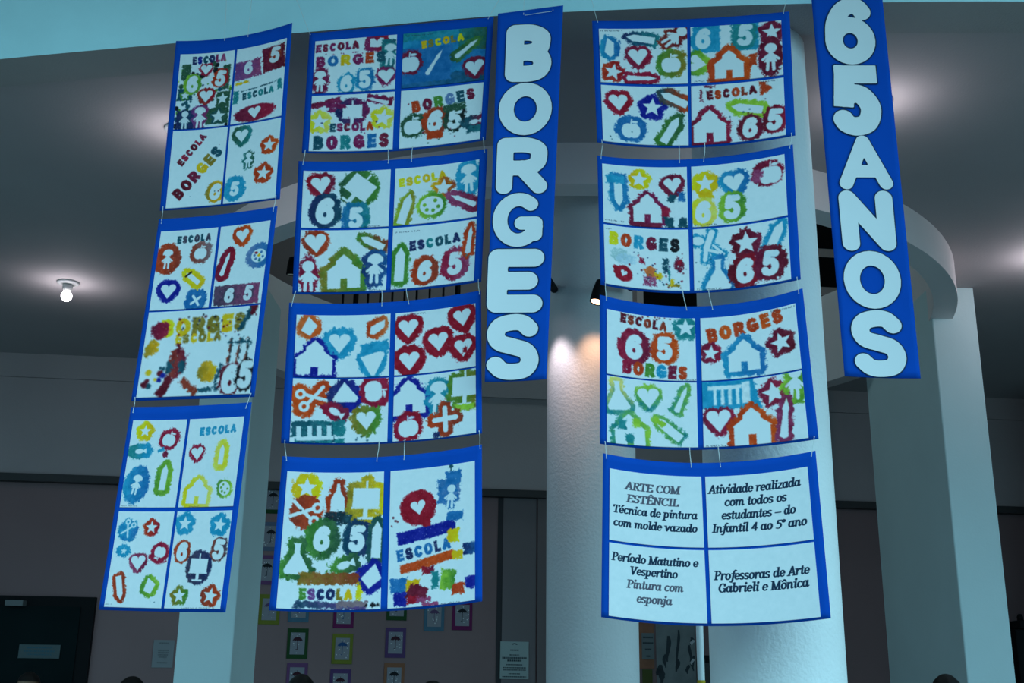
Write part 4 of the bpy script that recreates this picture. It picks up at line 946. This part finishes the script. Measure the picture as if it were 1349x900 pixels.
def flat_sheet(name, x0, y0, x1, y1, m, label, cat, lines=(), lm=None, seed=1, off=-.05, group=None, emblem=False):
    a, b = on_wall(x0, y0, off), on_wall(x1, y1, off); w, h = abs(b[0]-a[0])/math.cos(math.atan(WB)), abs(a[2]-b[2]); c = (a+b)/2
    c = on_wall((x0+x1)/2, (y0+y1)/2, off); root = tag(empty(name, c, math.atan(WB)), label, cat, group)
    bm = bmesh.new(); box(bm, -w/2, w/2, -.006, -.0005, -h/2, h/2, 0, .001)
    if lines:
        pf = []; R_ = np.random.RandomState(seed)
        for z, L, t in lines:                     # illegible small print: rows of short dark dashes
            x = -L*w/2
            while x < L*w/2:
                q = w*(.02+.05*R_.rand())
                f = bm.faces.new([bm.verts.new(p) for p in ((x,-.0072,h*(z-t/2)),(min(x+q,L*w/2),-.0072,h*(z-t/2)),(min(x+q,L*w/2),-.0072,h*(z+t/2)),(x,-.0072,h*(z+t/2)))]); pf.append(f); x += q + w*.012
        if emblem:
            for k in range(3):
                a0 = [(.05*w*(1+k*.5)*math.cos(t), -.0072, h*.41 + .03*h*math.sin(t)*(1+k*.3)) for t in np.linspace(0, math.pi, 12)]
                a1 = [(p[0]*.8, p[1], h*.41 + (p[2]-h*.41)*.8) for p in a0]
                va = [bm.verts.new(p) for p in a0]; vb = [bm.verts.new(p) for p in a1]
                for i in range(11): pf.append(bm.faces.new((va[i], va[i+1], vb[i+1], vb[i])))
        for fc in pf: fc.material_index = 1
    obj('board', bm, [m, lm] if lm else m, root)
    return root
ink = mat('dark_print', (.05, .06, .07)); ink2 = mat('blue_print', (.05, .12, .16))
flat_sheet('wall_plaque', 659, 845, 696, 895, mat('pale_plaque', (.36, .42, .41), .5), 'pale metal plaque with small print on the brown door panel', 'plaque',
           [(.27,.3,.035),(.14,.34,.03),(.06,.86,.05),(-.01,.5,.05),(-.12,.56,.03),(-.20,.8,.03),(-.26,.8,.03),(-.36,.4,.025),(-.44,.84,.03)], ink, 3, -.035, emblem=True)
flat_sheet('door_sign', 26, 849, 78, 868, mat('pale_sign', (.085, .115, .12), .6), 'pale rectangular sign on the dark green door', 'sign', [(.28,.62,.1),(.02,.74,.12),(-.22,.6,.1)], ink2, 4, .0)
flat_sheet('wall_notice', 203, 843, 227, 880, mat('grey_notice_paper', (.25, .255, .27), .8), 'faint paper notice on the wall left of the left pillar', 'notice', [(.38,.5,.06),(.12,.5,.05),(.04,.5,.05),(-.04,.5,.05),(-.12,.4,.05),(-.32,.5,.05)], mat('faint_print', (.16, .17, .18)), 5)

# bulletin sheets right of the middle column, under the notice poster
og = mat('orange_poster_card', (.36, .15, .09), .8, .2, 8)
flat_sheet('orange_card', 840, 815, 862, 881, og, 'orange card behind a grey text sheet beside the middle column', 'card')
flat_sheet('text_sheet', 845, 834, 862, 869, mat('grey_text_sheet', (.20, .225, .23), .8), 'grey sheet with a few text lines on the orange card', 'sheet', [(.33,.8,.06),(.12,.85,.06),(-.12,.5,.06),(-.38,.3,.06)], ink, 6, -.043)
flat_sheet('green_card', 846, 882, 860, 925, mat('olive_card', (.10, .11, .03), .8), 'olive green card below the orange card', 'card')
pr = flat_sheet('silhouette_panel', 863, 810, 918, 930, mat('grey_silhouette_panel', (.25, .265, .265), .8, .15, 9), 'grey paper panel with dark upright silhouettes left of the white pole', 'panel')
R_ = np.random.RandomState(8); wpm = mat('white_patch', (.6, .6, .62))
pinv = (Matrix.Translation(pr.location) @ Matrix.Rotation(math.atan(WB), 4, 'Z')).inverted()
a0 = on_wall(890, 870, -.05)
for (px, y0, y1, w_, m) in [(880,838,872,3.2,0),(876,862,880,2.4,0),(871,876,900,5,0),(867,880,890,4,0),(893,830,878,2.0,0),(892,868,885,3,0),(911,840,850,3,0),(909,850,872,2.2,0),(913,864,884,2.6,0),(906,876,888,2.4,0),(912,843,850,2.6,1),(912,868,876,2.2,1)]:
    ps = []; bm = bmesh.new()
    n = 10
    for k in range(n+1):
        t = k/n; wd = w_*(.35+.65*math.sin(math.pi*min(1, t*1.1+.05))*(.7+.5*R_.rand())); xx = px + math.sin(t*5+px)*1.2
        ps.append(((xx-wd, y0+(y1-y0)*t), (xx+wd, y0+(y1-y0)*t)))
    for A_, B_ in zip(ps, ps[1:]):
        q = [on_wall(*p, -.05 + .0085 + .0006*m) for p in (A_[0], B_[0], B_[1], A_[1])]
        bm.faces.new([bm.verts.new(p) for p in q])
    bmesh.ops.remove_doubles(bm, verts=bm.verts, dist=1e-5)
    o = obj('white_patch' if m else 'silhouette', bm, wpm if m else ink, pr); o.matrix_parent_inverse = pinv

# dark cabinet at the right edge
a = on_y(1334, 817, 8.2); t = tag(empty('black_cabinet', (a[0]+.26, 8.45, 0)), 'black box shaped cabinet at the right edge behind the right pillar', 'cabinet')
bm = bmesh.new(); box(bm, -.25, .25, -.25, .2, .05, a[2]-.06, 0, .008); obj('body', bm, M['black'], t)
bm = bmesh.new(); box(bm, -.22, .27, -.27, .22, a[2]-.06, a[2], 0, .008); obj('top', bm, M['black'], t)
bm = bmesh.new(); lathe(bm, [(.02, a[2]), (.022, a[2]+.03), (.012, a[2]+.05)], 16, 0, -.14, -.1); obj('knob', bm, M['black'], t)
for sx in (-.2, .2):
    for sy in (-.2, .15):
        bm = bmesh.new(); lathe(bm, [(.02, 0), (.022, .05)], 12, 0, sx, sy); obj('foot', bm, M['black'], t)
bm = bmesh.new(); box(bm, -.05, .05, -.13, .13, .0, on_y(931, 864, 8.2)[2], 0, .01)
t = tag(empty('loudspeaker', on_y(931, 890, 8.2)*np.array([1, 1, 0])), 'narrow black upright box between white pole and front column', 'speaker')
obj('cabinet', bm, M['black'], t)
bm = bmesh.new(); box(bm, -.04, .04, -.138, -.131, .1, on_y(931, 864, 8.2)[2]-.05, 0, .004); obj('grille', bm, M['trim'], t)

# ================================================================ people, of whom only the tops of heads show
skin = mat('brown_skin', (.30, .17, .11), .6, .05, 8); hairm = mat('dark_hair', (.012, .009, .008), .55)
eye_w = mat('eye_white', (.6, .6, .58), .3)
def skin_mesh(vs_, es, rs, name, m, parent, root_i=0, sub=2):
    me = bpy.data.meshes.new(name); me.from_pydata(vs_, es, []); o = bpy.data.objects.new(name, me); COL.objects.link(o)
    md = o.modifiers.new('skin', 'SKIN'); md.use_smooth_shade = True; sv = me.skin_vertices[0].data
    for i, r in enumerate(rs): sv[i].radius = r if isinstance(r, tuple) else (r, r); sv[i].use_root = (i == root_i)
    o.modifiers.new('sub', 'SUBSURF').levels = sub
    dg = bpy.context.evaluated_depsgraph_get(); nm = bpy.data.meshes.new_from_object(o.evaluated_get(dg))
    bpy.data.objects.remove(o); bpy.data.meshes.remove(me)
    for p in nm.polygons: p.use_smooth = True
    nm.name = name; nm.materials.clear(); return add(name, nm, m, parent)
def head_mesh(H):                                 # skull with brow, nose, lips, chin and ears, joined later into the body
    bm = bmesh.new(); bmesh.ops.create_uvsphere(bm, u_segments=48, v_segments=36, radius=1)
    hz = H*.066
    for v in bm.verts:
        x, y, z = v.co; fr = max(0, -y)
        w = .62*(1 - .20*max(0, -z)**1.5); d = .78*(1 - .12*max(0, -z)); nx, ny, nz = x*w, y*d, z
        if z < -.2 and y > 0: ny *= 1 - .35*min(1, (-z-.2)/.6)
        g = lambda cx, cz, sx, sz: math.exp(-((nx-cx)/sx)**2 - ((z-cz)/sz)**2)
        if y < 0:
            ny -= .17*g(0, -.22, .10, .16)*fr + .07*g(0, -.02, .06, .16)*fr      # nose
            ny -= .05*(g(.2, .12, .17, .05) + g(-.2, .12, .17, .05))             # brow
            ny += .07*(g(.23, -.02, .11, .08) + g(-.23, -.02, .11, .08))         # eye sockets
            ny -= .05*g(0, -.50, .17, .05) + .05*g(0, -.60, .15, .05); ny += .03*g(0, -.55, .2, .018)   # lips
            ny -= .06*g(0, -.86, .18, .12)                                       # chin
        v.co = (nx*hz, ny*hz, nz*hz)
    for s_ in (-1, 1):                            # ears
        mtx = Matrix.Translation((s_*.63*hz, .04*hz, -.08*hz)) @ Matrix.Diagonal((.10*hz, .17*hz, .28*hz, 1)); bmesh.ops.create_uvsphere(bm, u_segments=14, v_segments=10, radius=1, matrix=mtx)
    return bm, hz
def person(px, py, Y, label, shirt, long_hair, turn=0.0, bald=0.0):
    p = on_y(px, py, Y); H = p[2]; s_ = H; root = tag(empty('person', (p[0], Y, 0), turn), label, 'person', 'people standing in the hall')
    P_ = [(0,0,.53),(0,0,.62),(0,.005,.72),(0,.01,.80),(0,.005,.845),(0,-.005,.885)]; E_ = [(0,1),(1,2),(2,3),(3,4),(4,5)]; R_ = [(.085,.06),(.075,.055),(.09,.06),(.07,.05),(.032,.032),(.034,.036)]
    for sd in (-1, 1):
        b = len(P_); P_ += [(sd*.05,0,.49),(sd*.052,-.005,.285),(sd*.052,.01,.05),(sd*.055,-.06,.018)]; E_ += [(0,b),(b,b+1),(b+1,b+2),(b+2,b+3)]; R_ += [.052,.035,.021,(.022,.014)]
        a = len(P_); P_ += [(sd*.105,.01,.805),(sd*.125,.015,.64),(sd*.13,-.015,.50),(sd*.13,-.025,.455)]; E_ += [(3,a),(a,a+1),(a+1,a+2),(a+2,a+3)]; R_ += [.035,.025,.017,(.010,.021)]
        for k, (dy, L, r) in enumerate(((-.020,.040,.0052),(-.007,.047,.0055),(.007,.044,.0053),(.019,.035,.0047))):
            f = len(P_); P_ += [(sd*.131,-.027+dy,.43),(sd*.128,-.032+dy,.43-L*.5),(sd*.122,-.036+dy,.43-L)]; E_ += [(a+3,f),(f,f+1),(f+1,f+2)]; R_ += [r, r*.95, r*.8]
        f = len(P_); P_ += [(sd*.126,-.05,.462),(sd*.120,-.062,.438)]; E_ += [(a+3,f),(f,f+1)]; R_ += [.0065,.0055]
    body = skin_mesh([(x*s_, y*s_, z*s_) for x, y, z in P_], E_, [tuple(q*s_ for q in r) if isinstance(r, tuple) else r*s_ for r in R_], 'body', skin, root)
    bm = bmesh.new(); bm.from_mesh(body.data); hb, hz = head_mesh(H); tmp = bpy.data.meshes.new('tmp')
    zc = H - hz*1.03
    bmesh.ops.translate(hb, verts=hb.verts, vec=(0, -.012*H, zc)); hb.to_mesh(tmp); hb.free(); bm.from_mesh(tmp); bm.to_mesh(body.data); bm.free(); bpy.data.meshes.remove(tmp)
    for q in body.data.polygons: q.use_smooth = True
    for sd in (-1, 1):
        bm = bmesh.new(); bmesh.ops.create_uvsphere(bm, u_segments=12, v_segments=8, radius=hz*.10, matrix=Matrix.Translation((sd*.23*hz, -.012*H-.63*hz, zc-.02*hz)))
        for fc in bm.faces:
            if fc.calc_center_median().y < -.012*H-.70*hz: fc.material_index = 1
        obj('eye', bm, [eye_w, hairm], root, True)
    bm = bmesh.new(); bmesh.ops.create_uvsphere(bm, u_segments=40, v_segments=30, radius=1)      # hair cap following the skull
    for v in bm.verts:
        x, y, z = v.co; n = 1.09 + .05*math.sin(9*x+4*y)*math.sin(7*z+3*x)
        v.co = (x*.66*n*hz, y*.80*n*hz - .012*H + .02*hz, zc + z*1.035*hz)
    kill = [fc for fc in bm.faces if (lambda c: (c.y < -.012*H - .15*hz and c.z < zc + (.42+bald)*hz) or (not long_hair and c.z < zc-.35*hz) or c.z < zc-.9*hz)(fc.calc_center_median())]
    bmesh.ops.delete(bm, geom=kill, context='FACES')
    if long_hair:
        for k in range(9):
            a = math.pi*(.08 + .84*k/8); x, y = .60*hz*math.cos(a), .58*hz*math.sin(a) - .012*H
            tube(bm, [(x, y, zc+.2*hz), (x*1.12, y*1.1, zc-.8*hz), (x*1.08, y*1.0+.01, zc-1.9*hz), (x*.9, y*.95+.01, zc-2.5*hz)], [.2*hz, .24*hz, .2*hz, .05*hz], 10)
    obj('hair', bm, hairm, root, True)
    T_ = [(0,0,.50),(0,0,.60),(0,.005,.72),(0,.01,.80),(0,.007,.83)]; TE = [(0,1),(1,2),(2,3),(3,4)]; TR = [(.094,.07),(.085,.064),(.098,.068),(.08,.058),(.042,.042)]
    for sd in (-1, 1):
        a = len(T_); T_ += [(sd*.108,.01,.806),(sd*.124,.015,.68)]; TE += [(3,a),(a,a+1)]; TR += [.044,.037]
    skin_mesh([(x*s_, y*s_, z*s_) for x, y, z in T_], TE, [tuple(q*s_ for q in r) if isinstance(r, tuple) else r*s_ for r in TR], 'shirt', mat('shirt', shirt, .85, .05, 12), root)
    L_ = [(0,0,.53)]; LE = []; LR = [(.092,.068)]
    for sd in (-1, 1):
        b = len(L_); L_ += [(sd*.05,0,.48),(sd*.052,-.003,.285),(sd*.052,.008,.07)]; LE += [(0,b),(b,b+1),(b+1,b+2)]; LR += [.058,.042,.034]
    skin_mesh([(x*s_, y*s_, z*s_) for x, y, z in L_], LE, [tuple(q*s_ for q in r) if isinstance(r, tuple) else r*s_ for r in LR], 'trousers', mat('dark_trousers', (.02, .025, .04), .85), root)
    for sd in (-1, 1):
        bm = bmesh.new(); box(bm, (sd*.055-.026)*s_, (sd*.055+.026)*s_, -.095*s_, .032*s_, 0, .034*s_, 0, .008*s_); obj('shoe', bm, M['black'], root)
person(41, 885, 7.4, 'dark haired person with forehead showing, standing before the dark green door', (.2, .05, .05), False, 0.0, .12)
person(172, 891, 7.0, 'person with black hair left of the left pillar, only the crown showing', (.05, .1, .2), True, 2.6)
person(397, 888, 5.9, 'person with brown black hair below the lilac umbrella picture', (.2, .2, .22), True, .3)
person(567, 897, 6.6, 'person whose dark crown barely rises under the blue umbrella picture', (.25, .1, .05), False, 1.0)
person(1245, 888, 5.7, 'dark haired person in front of the right pillar at the bottom edge', (.1, .15, .2), True, -.3)
